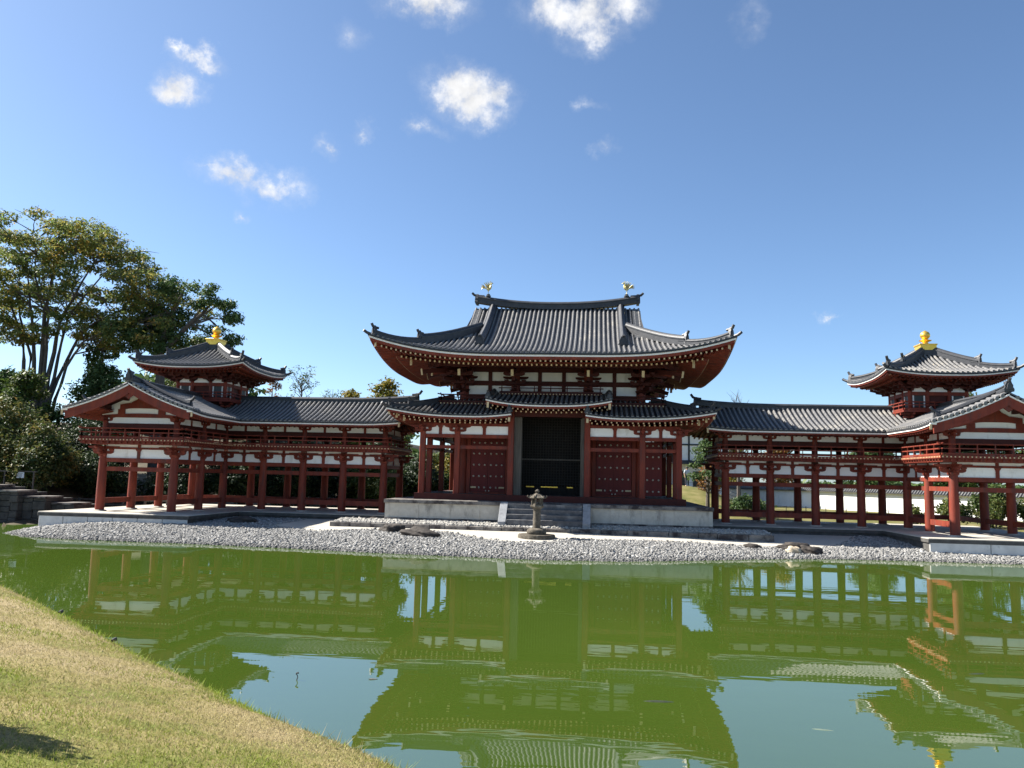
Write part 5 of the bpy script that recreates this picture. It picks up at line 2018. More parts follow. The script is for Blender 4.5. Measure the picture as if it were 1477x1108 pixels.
rock('rock', 'two-humped black rock behind the flat brown rock left of the lantern', -7.15, -6.0, .55, .35, .30, seed=2)
rock('rock', 'long flat brown rock on the pebbles, largest one left of the lantern', -5.55, -7.4, .95, .5, .30, seed=5, rz=-.12)
rock('rock', 'small low dark rock in the shaded pebbles beside the left wing', -16.0, -3.3, .75, .5, .26, seed=9)
rock('rock', 'small dark rock alone on the sand edge right of the hall', 9.75, -6.3, .38, .25, .15, seed=3)
rock('rock', 'rough dark rock at the right end of the cluster on the right beach', 12.3, -6.5, .5, .35, .27, seed=4)
rock('rock', 'pale beige broken rock in front of the dark ones on the right beach', 11.55, -6.7, .36, .25, .22, 'rock_pale', seed=6)
rock('rock', 'dark mound of rock behind the pale beige one on the right beach', 11.75, -6.15, .7, .35, .30, seed=8)
for k, (x, y, a, lb) in enumerate(((-9.6, -0.9, .45, 'low grey rock in the shade beside the left end of the platform'), (-11.0, -0.6, .35, 'small grey rock by the foot of the left corridor terrace'))):
    rock('rock', lb, x, y, a, a * .7, a * .5, seed=11 + k)

lan = thing('stone_lantern', 'old mossy stone lantern on a round base before the hall steps', 'lantern', (-.1, -6.8, .47))
lx, ly, z0 = -.12, -6.8, .47
mb = MB()
mb.lathe(lx, ly, [(.86, z0 - .1), (.88, z0 + .02), (.87, z0 + .13), (.84, z0 + .17)], 28)
mb.build('plinth', 'lantern', lan)
mb = MB()
mb.lathe(lx, ly, [(.40, z0 + .165), (.45, z0 + .22), (.46, z0 + .30), (.43, z0 + .38), (.33, z0 + .43), (.24, z0 + .46)], 24)
mb.build('pedestal', 'lantern', lan)
mb = MB()
mb.lathe(lx, ly, [(.19, z0 + .45), (.175, z0 + .7), (.19, z0 + .88), (.172, z0 + .95), (.17, z0 + 1.3), (.185, z0 + 1.34)], 20)
mb.build('shaft', 'lantern', lan)
mb = MB()
mb.lathe(lx, ly, [(.2, z0 + 1.335), (.31, z0 + 1.42), (.33, z0 + 1.47), (.32, z0 + 1.51)], 6, .3)
mb.build('platform', 'lantern', lan)
mb = MB()
for k in range(6):
    a = .3 + k * math.pi / 3
    c = Vector((lx + .235 * math.cos(a), ly + .235 * math.sin(a), 0))
    mb.tube([c + Vector((0, 0, z0 + 1.505)), c + Vector((0, 0, z0 + 1.83))], [.045, .045], 6)
mb.lathe(lx, ly, [(.255, z0 + 1.505), (.25, z0 + 1.57)], 6, .3)
mb.build('firebox', 'lantern', lan)
mb = MB()
pr = [(.27, 1.82), (.42, 1.83), (.43, 1.86), (.31, 1.92), (.18, 2.00), (.09, 2.06)]
mb.lathe(lx, ly, [(r_, z0 + z_) for r_, z_ in pr], 6, .3)
for k in range(6):
    a = .3 + k * math.pi / 3
    c = Vector((lx, ly, z0))
    o = Vector((math.cos(a), math.sin(a), 0))
    mb.tube([c + o * .12 + Vector((0, 0, 2.02)), c + o * .30 + Vector((0, 0, 1.92)), c + o * .42 + Vector((0, 0, 1.87)), c + o * .465 + Vector((0, 0, 1.92)), c + o * .45 + Vector((0, 0, 1.97))], [.03, .035, .045, .035, .015], 6)
mb.build('roof', 'lantern', lan)
mb = MB()
mb.lathe(lx, ly, [(.07, z0 + 2.03), (.10, z0 + 2.06), (.06, z0 + 2.09), (.10, z0 + 2.12), (.115, z0 + 2.16), (.07, z0 + 2.21), (.01, z0 + 2.25)], 14)
mb.build('jewel', 'lantern', lan)


# ------------------------------------------------------------------ trees and shrubs
def leaf_cloud(parent, puffs, mat, size, density, name='crown', flat=0.3, kind=None, droop=0.0):
    """leaf-sized faces spread through every clump (x, y, z, rx, ry, rz): denser shells, torn outline"""
    VV, FF, RR = [], [], []
    n0 = 0
    for (x, y, z, rx, ry, rz, *w) in puffs:
        n = int(density * (rx * ry + rx * rz + ry * rz) * 4.2)
        u = rng.normal(size=(n, 3))
        u /= np.linalg.norm(u, axis=1)[:, None]
        rad = rng.uniform(.12, 1, n) ** .5
        # torn outline
        lob = 1 + .22 * np.sin(u[:, 0] * 5 + x) * np.sin(u[:, 1] * 4 + y) + .18 * np.sin(u[:, 2] * 7 + z) * np.sin(u[:, 0] * 6 + z) + rng.normal(0, .07, n)
        gap = np.sin(u[:, 0] * rx * 2.1 + x * 3) * np.sin(u[:, 1] * ry * 2.3 + y * 2) * np.sin(u[:, 2] * rz * 2.7 + z * 5)
        keep_ = (gap > -.16) | (rng.random(n) < .3)
        u, rad, lob = u[keep_], rad[keep_], lob[keep_]
        n = len(u)
        c = np.array([x, y, z]) + u * np.array([rx, ry, rz]) * (rad * lob)[:, None]
        nr = u * .6 + rng.normal(0, .7, (n, 3)) + np.array([0, 0, flat * 2])
        nr /= np.linalg.norm(nr, axis=1)[:, None]
        t = rng.normal(size=(n, 3))
        t -= (t * nr).sum(1)[:, None] * nr
        t /= np.linalg.norm(t, axis=1)[:, None]
        b = np.cross(nr, t)
        sz = size * np.exp(rng.normal(0, .27, n))[:, None]
        a_, b_ = t * sz, b * sz * .52
        bend = nr * sz * .18
        q = np.stack([c - a_, c - b_ * 1.0 + bend, c + a_, c + b_ * 1.0 + bend], 1)
        VV.append(q.reshape(-1, 3))
        FF.append(np.arange(n * 4).reshape(n, 4) + n0)
        n0 += n * 4
        RR.append(np.repeat(rng.random(n), 4))
    return np_mesh(name, np.concatenate(VV), np.concatenate(FF), mat, parent, np.concatenate(RR), kind=kind)


def limb_path(p, q, up=.35, n=6, wob=.12):
    p, q = Vector(p), Vector(q)
    c = p.lerp(q, .45) + Vector((0, 0, (q - p).length * up))
    out = []
    for k in range(n + 1):
        t = k / n
        v = p * (1 - t) ** 2 + c * 2 * t * (1 - t) + q * t * t
        if 0 < k < n:
            v += Vector((random.uniform(-wob, wob), random.uniform(-wob, wob), random.uniform(-wob, wob))) * (q - p).length * .25
        out.append(v)
    return out


def gz(x, y):
    return float(far_ground(np.array([float(x)]), np.array([float(y)]))[0])


def tree(name, label, x, y, h, r, mat, leaf=.2, dens=26, trunk=.22, crown0=.35, n=14, seed=1, group=None, cat='tree', lean=(0, 0), puff=.36, flat=.3, zsq=.75, z0=None):
    """a tapered trunk with limbs out to every leaf clump"""
    random.seed(seed)
    zb = gz(x, y) if z0 is None else z0
    t = thing(name, label, cat, (x, y, zb), group)
    top = Vector((x + lean[0], y + lean[1], zb + h))
    puffs = []
    for k in range(n):
        f = (k + .5) / n
        zz = crown0 + (1 - crown0) * f
        rr = r * math.sin(math.pi * min(1, .18 + .80 * f)) ** .8
        a = k * 2.399 + random.uniform(-.4, .4)
        d = rr * random.uniform(.35, .85)
        s_ = r * puff * random.uniform(.75, 1.3)
        puffs.append((x + lean[0] * zz + d * math.cos(a), y + lean[1] * zz + d * math.sin(a), zb + h * zz - s_ * .4, s_, s_, s_ * zsq))
    puffs.append((top.x, top.y, top.z - r * puff * .6, r * puff * .8, r * puff * .8, r * puff * .7))
    tr = MB()
    mid = Vector((x + lean[0] * .4 + random.uniform(-.1, .1), y + lean[1] * .4, zb + h * .45))
    tip = Vector((x + lean[0] * .9, y + lean[1] * .9, zb + h * .86))
    tr.tube([Vector((x, y, zb - .3)), Vector((x, y, zb + .25)), mid, tip], [trunk * 1.35, trunk, trunk * .62, trunk * .12], 9)
    for p in puffs:
        f = max(.2, min(.85, (p[2] - zb) / h - .18))
        st = Vector((x, y, zb)).lerp(tip, f)
        tr.tube(limb_path(st, p[:3], .12, 4), [trunk * .34 * (1 - f * .5), trunk * .24, trunk * .17, trunk * .11, trunk * .05], 5)
    tr.build('trunk', 'bark', t)
    leaf_cloud(t, puffs, mat, leaf * .66, dens * 1.9, flat=flat)
    return t


def shrub(name, label, x, y, h, r, mat, leaf=.12, dens=60, n=9, seed=1, group=None, ry=None, cat='shrub'):
    random.seed(seed)
    zb = gz(x, y)
    ry = ry or r
    t = thing(name, label, cat, (x, y, zb), group)
    puffs = []
    for k in range(n):
        a = k * 2.399
        d = math.sqrt((k + .3) / n) * .75
        zz = random.uniform(.3, .75) * (1 - .35 * d)
        s_ = random.uniform(.34, .5)
        puffs.append((x + r * d * math.cos(a), y + ry * d * math.sin(a), zb + h * zz, r * s_, ry * s_, h * s_ * .62))
    puffs.append((x, y, zb + h * .72, r * .45, ry * .45, h * .3))
    st = MB()
    for p in puffs:
        st.tube(limb_path((x + random.uniform(-.1, .1) * r, y + random.uniform(-.1, .1) * r, zb - .1), p[:3], .1, 3), [.045, .035, .025, .012], 5)
    st.build('stems', 'bark', t)
    leaf_cloud(t, puffs, mat, leaf * .75, dens * 1.5)
    return t


# the great spreading tree on the left: several stems from one foot, leaves thick on the outer arc and thin inside
def great_tree():
    random.seed(5)
    y0 = 20.0

    def w(a, b, dy=0.0):      # planned on a drawing grid: one unit = 6.65 cm across, 6.16 cm up
        return Vector((-50.29 + .0665 * a, y0 + dy, 24.54 - (b - 322) * .0616))
    base = w(75, 575)
    zb = gz(base.x, y0)
    t = thing('broadleaf_tree', 'tallest spreading tree with many bare stems and yellowing leaves at far left', 'tree', (base.x, y0, zb))
    tr = MB()
    stems = []
    for path, r0 in (([(60, 575), (50, 520), (35, 470), (10, 420), (-15, 390)], .30), ([(70, 575), (68, 520), (60, 470), (50, 420), (40, 370)], .33), ([(78, 575), (80, 500), (82, 450), (95, 400), (100, 350)], .40),
                     ([(88, 575), (97, 510), (105, 460), (130, 410), (160, 360)], .34), ([(95, 575), (108, 520), (125, 480), (165, 450), (220, 420)], .27), ([(100, 575), (115, 530), (140, 495), (190, 470), (240, 450)], .22),
                     ([(84, 575), (88, 505), (92, 455), (75, 405), (70, 345)], .27), ([(92, 575), (103, 515), (118, 460), (160, 410), (200, 375)], .25), ([(64, 575), (57, 515), (30, 455), (20, 400), (15, 350)], .24)):
        dy = random.uniform(-2.5, 2.5)
        pts = [w(a, b, dy * k / 4 + random.uniform(-.15, .15)) for k, (a, b) in enumerate(path)]
        foot = Vector((pts[0].x * .5 + base.x * .5, y0, zb - .4))
        fine = [foot]
        for p, q in zip(pts[:-1], pts[1:]):
            fine += [p, p.lerp(q, .5) + Vector((random.uniform(-.18, .18), random.uniform(-.18, .18), 0))]
        fine.append(pts[-1])
        tr.tube(fine, [r0 * .62 * (1.15 - .11 * k) if k < 9 else r0 * .08 for k in range(len(fine))], 9)
        stems.append((fine, r0))
    arc = [(0, 400), (15, 370), (25, 345), (50, 332), (80, 330), (105, 338), (130, 345), (150, 340), (170, 352), (190, 368), (205, 384), (225, 400), (240, 420), (255, 432), (268, 446), (272, 470), (255, 470), (238, 490), (225, 450),
           (210, 430), (195, 410), (175, 392), (150, 372), (120, 368), (95, 362), (65, 360), (40, 380), (20, 410), (5, 440), (-20, 380), (-25, 420), (-15, 455), (35, 355), (118, 352), (140, 358), (182, 420), (218, 470), (200, 490)]
    ins = [(50, 410), (75, 400), (100, 400), (125, 405), (150, 415), (175, 440), (60, 440), (90, 440), (115, 445), (140, 450), (165, 460), (190, 462), (30, 445), (45, 470), (80, 470), (205, 478), (130, 480), (75, 380), (110, 385), (55, 385), (150, 395), (15, 480), (160, 490), (-10, 480), (25, 460), (5, 465), (40, 425), (65, 425), (100, 425), (130, 425), (110, 465), (150, 475), (60, 490), (105, 490), (185, 440), (20, 430), (-5, 430)]
    puffs = []
    for k, (a, b) in enumerate(arc + ins):
        outer = k < len(arc)
        for _ in range(3 if outer else 4):
            p = w(a + random.uniform(-11, 11), b + random.uniform(-8, 8), random.uniform(-4, 4))
            s_ = random.uniform(.75, 1.35) if outer else random.uniform(.55, .95)
            puffs.append((p.x, p.y, p.z, s_ * 1.25, s_ * 1.25, s_ * .52))
            if random.random() < .55:
                best = min(((pt, r0, i) for path, r0 in stems for i, pt in enumerate(path) if i >= 3 and pt.z < p.z - .4), key=lambda c: (c[0] - p).length - .2 * c[2], default=None)
                if best:
                    pa = limb_path(best[0], p, .08, 5, .10)
                    r1 = best[1] * .19
                    tr.tube(pa, [r1 * (1 - .16 * i) for i in range(len(pa))], 5)
                    for _ in range(3):
                        q = p + Vector((random.uniform(-1.5, 1.5), random.uniform(-1.5, 1.5), random.uniform(-.1, .7)))
                        tr.tube(limb_path(pa[3], q, .1, 3), [.045, .032, .022, .01], 4)
    tr.build('trunk', 'bark', t)
    leaf_cloud(t, puffs, 'leaf_autumn', .125, 26, flat=.45)
    return t


great_tree()


# evergreen behind the left turret, with a bare curving limb that ends in a separate tuft
def evergreen():
    random.seed(8)
    y0 = 18.5

    def w(a, b, dy=0.0):
        return Vector((-29.53 + .0646 * (a - 300), y0 + dy, 18.3 - (b - 415) * .0586))
    base = w(240, 560)
    zb = gz(base.x, y0)
    t = thing('evergreen_tree', 'dark evergreen with a separate tuft on a curving limb behind the left turret', 'tree', (base.x, y0, zb))
    body = [(185, 470), (205, 458), (225, 445), (245, 428), (258, 412), (215, 490), (235, 475), (255, 452), (190, 495), (258, 486), (240, 502), (200, 480), (222, 465)]
    tuft = [(303, 424), (312, 440), (295, 440), (325, 455), (336, 462), (320, 434), (330, 485), (324, 498), (316, 474)]
    tr = MB()
    spine = [Vector((base.x, y0, zb - .4)), w(240, 545), w(238, 500), w(250, 450), w(265, 415)]
    tr.tube(spine, [.5, .36, .3, .2, .05], 10)
    main = [w(240, 505), w(258, 488), w(275, 466), w(290, 452), w(306, 432)]
    tr.tube(main, [.24, .22, .19, .15, .06], 8)
    puffs = []
    for i, (a, b) in enumerate(body + tuft):
        tf = i >= len(body)
        for _ in range(2):
            p = w(a + random.uniform(-7, 7), b + random.uniform(-6, 6), random.uniform(-1.6, 1.6) * (.6 if tf else 1))
            r_ = random.uniform(.5, .8) if tf else random.uniform(.7, 1.05)
            puffs.append((p.x, p.y, p.z, r_ * 1.1, r_ * 1.1, r_ * .75))
        st = random.choice(main[2:4]) if tf else random.choice(spine[1:4])
        tr.tube(limb_path(st, w(a, b), .08, 4), [.11, .085, .06, .04, .02], 5)
    tr.build('trunk', 'bark', t)
    leaf_cloud(t, puffs, 'leaf_camphor', .11, 62)


evergreen()
G1 = 'trees of the wood behind the left wing'
tree('broadleaf_tree', 'dark thin tree standing among the stems of the tallest tree', -41.6, 23, 13.6, 2.3, 'leaf_dark', .2, 30, .2, .3, 16, 21, G1)
tree('broadleaf_tree', 'pale green tree filling the gap between left gable and left turret', -35.0, 28, 12.6, 3.2, 'leaf_bright', .2, 24, .22, .3, 16, 22, G1)
tree('broadleaf_tree', 'dark tree cut by the left picture edge, beside the tallest tree', -51.6, 19, 13.0, 2.4, 'leaf_dark', .22, 30, .25, .25, 14, 23, G1)
tree('broadleaf_tree', 'low dark green tree right below the tallest tree', -44.0, 15, 8.6, 3.4, 'leaf_dark', .2, 30, .22, .15, 16, 24, G1)
tree('broadleaf_tree', 'mid green low tree left of the foot of the tallest tree', -48.5, 14, 8.8, 3.2, 'leaf_green', .2, 26, .22, .2, 16, 25, G1)
tree('broadleaf_tree', 'round dark tree just left of the left gable ridge', -37.5, 17, 9.4, 3.2, 'leaf_dark', .2, 30, .22, .15, 16, 26, G1)
tree('broadleaf_tree', 'yellow-green low tree between the tallest tree and the left gable', -41.2, 13, 8.4, 2.8, 'leaf_green', .2, 28, .22, .2, 14, 30, G1)
tree('broadleaf_tree', 'yellowing tree above the left corridor roof, nearest the hall', -16.2, 26, 11.0, 2.5, 'leaf_yellow', .2, 24, .2, .5, 14, 27, G1)
tree('broadleaf_tree', 'low yellow-green tree above the left corridor roof, left of the taller yellow one', -19.8, 27, 9.9, 2.2, 'leaf_yellow', .2, 24, .2, .5, 12, 28, G1)
tree('broadleaf_tree', 'small orange tree just right of the left turret wall', -28.4, 30, 10.6, 1.5, 'leaf_maple', .17, 22, .15, .5, 10, 29, G1)


def bare_tree(name, label, x, y, h, r, seed, leafy=0.0, mat='leaf_green', group=None, nb=34):
    random.seed(seed)
    zb = gz(x, y)
    t = thing(name, label, 'tree', (x, y, zb), group)
    tr = MB()
    tip = Vector((x + .2, y, zb + h))
    tr.tube([Vector((x, y, zb - .2)), Vector((x, y, zb + h * .4)), Vector((x + .15, y, zb + h * .75)), tip], [.2, .13, .06, .012], 7)
    puffs = []
    for k in range(nb):
        f = random.uniform(.3, .92)
        st = Vector((x, y, zb)).lerp(tip, f)
        a = k * 2.399
        d = r * (1.05 - f) * random.uniform(.6, 1.3) + .3
        q = st + Vector((math.cos(a) * d, math.sin(a) * d, d * random.uniform(.6, 1.4)))
        pa = limb_path(st, q, .05, 4, .1)
        tr.tube(pa, [.05, .038, .028, .02, .01], 5)
        for _ in range(3):
            c = pa[random.choice((2, 3))]
            e_ = c + Vector((random.uniform(-.6, .6), random.uniform(-.6, .6), random.uniform(.2, .9))) * (r * .4)
            tr.tube([c, c.lerp(e_, .5) + Vector((random.uniform(-.06, .06), 0, .05)), e_], [.018, .013, .007], 4)
            if random.random() < leafy:
                puffs.append((e_.x, e_.y, e_.z, r * .14, r * .14, r * .10))
    tr.build('trunk', 'bark', t)
    if puffs:
        leaf_cloud(t, puffs, mat, .085, 12)
    return t


bare_tree('sparse_tree', 'nearly leafless twiggy tree with pale green leaves right of the left turret roof', -24.2, 26, 10.9, 3.2, 31, .62, 'leaf_bright', G1, 46)
bare_tree('sparse_tree', 'sparse pale tree beside the twiggy one above the left corridor roof', -21.8, 27.5, 9.9, 2.6, 32, .62, 'leaf_bright', G1, 38)
bare_tree('sparse_tree', 'bare grey twigs showing above the right corridor ridge near the hall', 15.6, 31, 9.6, 3.2, 33, .0, 'leaf_green', 'trees beyond the right wing', 40)
G2 = 'trees beyond the right wing'
tree('pine_tree', 'dark trained pine seen through the gap right of the hall', 11.0, 17.5, 5.4, 1.9, 'leaf_dark', .13, 46, .16, .45, 12, 41, G2, zsq=.45)
tree('maple_tree', 'small reddening maple right of the hall, below the pine', 12.2, 24.0, 2.6, 1.5, 'leaf_maple', .12, 44, .08, .15, 12, 42, G2)
tree('broadleaf_tree', 'yellowing tree over the white wall, seen through the gallery opening nearest the hall', 18.5, 57, 8.0, 3.4, 'leaf_yellow', .18, 28, .2, .3, 12, 43, G2)
tree('broadleaf_tree', 'orange tree over the white wall, next to the yellowing one', 23.5, 50, 7.0, 2.8, 'leaf_maple', .18, 28, .18, .3, 12, 44, G2)
tree('broadleaf_tree', 'dark green tree over the white wall, behind the middle of the right corridor', 31.5, 44, 7.0, 3.4, 'leaf_dark', .2, 28, .2, .35, 12, 45, G2)
tree('broadleaf_tree', 'mid green tree over the white wall, behind the right turret', 38.0, 40, 7.0, 3.6, 'leaf_green', .2, 26, .2, .35, 12, 46, G2)
tree('broadleaf_tree', 'pale green treetop peeping between right turret roof and right gable roof', 41.0, 44, 12.2, 4.4, 'leaf_bright', .2, 24, .3, .35, 16, 47, G2)
tree('broadleaf_tree', 'green treetop rising behind the right gable at the picture edge', 47.0, 40, 11.2, 3.8, 'leaf_green', .2, 24, .3, .35, 14, 48, G2)
tree('broadleaf_tree', 'broad green tree far right beyond the white wall', 54.0, 44, 8.6, 4.4, 'leaf_green', .2, 24, .28, .3, 14, 49, G2)

# undergrowth in front of and inside the wood on the left
G3 = 'shrubs below the wood on the left'
SHR = [(-36.5, 5.0, 6.2, 3.6, 'leaf_mixed', 'large green and yellow-brown bush left of the left gable'),
       (-33.0, 4.0, 4.6, 2.6, 'leaf_mixed', 'yellow-green bush touching the left tip of the left gallery'),
       (-40.0, 6.0, 6.6, 3.6, 'leaf_green', 'mid green bush at the left picture edge above the sign'),
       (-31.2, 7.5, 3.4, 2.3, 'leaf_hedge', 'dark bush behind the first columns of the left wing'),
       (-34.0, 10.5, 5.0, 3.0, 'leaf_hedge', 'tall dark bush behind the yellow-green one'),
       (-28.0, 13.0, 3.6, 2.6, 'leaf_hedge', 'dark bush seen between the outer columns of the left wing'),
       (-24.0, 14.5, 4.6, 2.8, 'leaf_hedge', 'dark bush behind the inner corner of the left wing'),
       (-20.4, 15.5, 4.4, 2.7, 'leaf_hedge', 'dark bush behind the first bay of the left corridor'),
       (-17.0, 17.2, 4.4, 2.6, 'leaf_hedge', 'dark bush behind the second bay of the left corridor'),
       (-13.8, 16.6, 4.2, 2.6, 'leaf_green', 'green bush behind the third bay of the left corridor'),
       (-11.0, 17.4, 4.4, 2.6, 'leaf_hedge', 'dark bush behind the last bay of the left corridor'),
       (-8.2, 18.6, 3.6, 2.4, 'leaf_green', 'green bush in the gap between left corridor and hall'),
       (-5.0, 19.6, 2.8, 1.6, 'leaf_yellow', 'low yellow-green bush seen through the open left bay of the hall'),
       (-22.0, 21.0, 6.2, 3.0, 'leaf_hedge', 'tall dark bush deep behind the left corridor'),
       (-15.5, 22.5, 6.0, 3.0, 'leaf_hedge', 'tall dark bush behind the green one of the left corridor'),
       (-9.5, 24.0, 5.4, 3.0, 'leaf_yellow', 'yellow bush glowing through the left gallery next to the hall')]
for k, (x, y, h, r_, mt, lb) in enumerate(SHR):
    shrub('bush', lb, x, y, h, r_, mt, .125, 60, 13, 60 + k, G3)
shrub('bush', 'low spreading dark shrub on the lawn behind the first bay of the right corridor', 14.2, 19.0, 1.3, 1.9, 'leaf_dark', .12, 55, 9, 88, G3)
G4 = 'shrubs in front of the white wall'
for k, (x, y, h, r_, lb) in enumerate(((26.8, 13.5, 2.2, 1.3, 'pale green shrub between the orange columns and the white wall'), (29.6, 14.0, 3.0, 1.9, 'tallest leafy shrub under the right wing, before the white wall'),
                                       (32.4, 14.0, 2.6, 1.5, 'leafy shrub at the right picture edge before the white wall'), (24.9, 15.0, 1.4, .9, 'low shrub left of the pale green one'), (35.0, 14.5, 2.8, 1.7, 'outermost shrub before the white wall at far right'))):
    shrub('leafy_shrub', lb, x, y, h, r_, 'leaf_bright', .14, 46, 9, 90 + k, G4)

# the far wood closing the view: one mass of leaves behind everything
puffs = []
random.seed(77)
for k in range(60):
    a = -62 + k * 2.05
    x = a
    y = 58 + 10 * math.sin(k * .9) + random.uniform(-3, 3)
    if -2 < a < 30:
        continue
    top = 7.0 if a < -46 else 2.6
    zb = gz(x, y)
    r_ = random.uniform(2.8, 4.2)
    puffs.append((x, y, zb + top * .35, r_, r_, top * .45))
    puffs.append((x + 1.2, y + 3, zb + top * .75, r_, r_, top * .32))
tl = leaf_cloud(None, puffs, 'leaf_dark', .42, 7, name='treeline', kind='stuff')


# ------------------------------------------------------------------ things behind and beside
def boundary_wall():
    """white plastered boundary wall under a little tiled roof"""
    t = thing('boundary_wall', 'long white plastered boundary wall with a tiled cap behind the right wing', 'wall', (30, 34, .5))
    path = [(12.5, 57.0), (26.5, 38.0), (37.0, 25.5), (52, 8.0)]
    body, cap, rolls, foot = MB(), MB(), MB(), MB()
    for a, b in zip(path[:-1], path[1:]):
        va, vb = Vector((*a, 0)), Vector((*b, 0))
        d = (vb - va).normalized()
        n_ = Vector((-d.y, d.x, 0))
        L = (vb - va).length
        for mbx, zlo, zhi, w in ((body, .7, 2.55, .5), (foot, -.2, .7, .56)):
            mbx.bar(va + Vector((0, 0, (zlo + zhi) / 2)), vb + Vector((0, 0, (zlo + zhi) / 2)), w, zhi - zlo)
        cap.sweep([va + Vector((0, 0, 2.55)), vb + Vector((0, 0, 2.55))], [(-.55, 0), (-.5, .06), (-.12, .36), (-.12, .5), (.12, .5), (.12, .36), (.5, .06), (.55, 0)])
        k = 0.0
        while k < L:
            c = va + d * k
            for s_ in (-1, 1):
                rolls.cyl(c + n_ * s_ * .56 + Vector((0, 0, 2.60)), c + n_ * s_ * .12 + Vector((0, 0, 2.92)), .07, n=7)
            k += .26
    body.build('body', 'plaster', t)
    foot.build('footing', 'slab_face', t)
    cap.build('tile_cap', 'tile_dark', t)
    rolls.build('tile_rolls', 'tile', t)


boundary_wall()


def storehouse():
    t = thing('white_building', 'white plastered building with dark timber lines glimpsed right of the hall', 'building', (14, 45, 2.5))
    mb = MB()
    mb.box(7.5, 16.5, 42, 50, 1.5, 8.6)
    mb.build('wall', 'plaster', t)
    mb = MB()
    for x in (8.5, 10.6, 12.4, 14.3, 16.0):
        mb.box(x - .09, x + .09, 41.95, 41.999, 5.4, 8.6)
    for z in (5.2, 7.0, 8.4):
        mb.box(7.4, 16.6, 41.93, 41.998, z, z + .16)
    mb.build('timber_frame', 'window_dark', t)
    mb = MB()
    mb.hexa([(6.8, 41, 8.6), (17.2, 41, 8.6), (17.2, 51, 8.6), (6.8, 51, 8.6), (7.5, 45.7, 9.4), (16.5, 45.7, 9.4), (16.5, 46.3, 9.4), (7.5, 46.3, 9.4)])
    mb.hexa([(7.2, 41.0, 5.0), (16.8, 41.0, 5.0), (16.8, 41.93, 5.35), (7.2, 41.93, 5.35), (7.2, 41.0, 5.06), (16.8, 41.0, 5.06), (16.8, 41.93, 5.45), (7.2, 41.93, 5.45)])
    mb.build('roof', 'tile_dark', t)
    mb = MB()
    for x in (9.5, 11.5, 13.4, 15.2):
        mb.box(x - .6, x + .6, 41.96, 41.997, 2.7, 4.3)
    mb.build('dark_windows', 'window_dark', t)


storehouse()


def low_roof():
    t = thing('garden_pavilion', 'edge of a low grey roof poking in at the left picture edge', 'building', (-51, 20, 4))
    mb = MB()
    zb = gz(-51.5, 20)
    mb.hexa([(-55.5, 18.2, 10.0), (-47.9, 18.2, 10.0), (-47.9, 22.2, 10.0), (-55.5, 22.2, 10.0), (-54.5, 20.1, 11.2), (-49.0, 20.1, 11.2), (-49.0, 20.3, 11.2), (-54.5, 20.3, 11.2)])
    mb.build('roof', 'tile', t)
    mb = MB()
    mb.box(-54.8, -48.6, 18.8, 21.6, zb - .2, 9.99)
    mb.build('wall', 'grey_wood', t)


low_roof()


def low_fence():
    t = thing('rail_fence', 'low fence of thin dark posts and wires crossing the lawn right of the hall', 'fence', (22, 26, 1))
    path = [(9.5, 26.4), (14.0, 26.6), (20.0, 25.0), (27, 21.5), (38, 13)]
    mb, rl = MB(), MB()
    for a, b in zip(path[:-1], path[1:]):
        va, vb = Vector((*a, 0)), Vector((*b, 0))
        n = max(2, int((vb - va).length / 1.5))
        prev = None
        for k in range(n + 1):
            p = va.lerp(vb, k / n)
            z = gz(p.x, p.y)
            mb.cyl((p.x, p.y, z - .1), (p.x, p.y, z + .72), .03, n=7)
            if prev is not None:
                for h in (.35, .66):
                    rl.cyl(prev + Vector((0, 0, h)), Vector((p.x, p.y, z + h)), .014, n=5)
            prev = Vector((p.x, p.y, z))
    mb.build('posts', 'metal_dark', t)
    rl.build('wires', 'metal_dark', t)


low_fence()


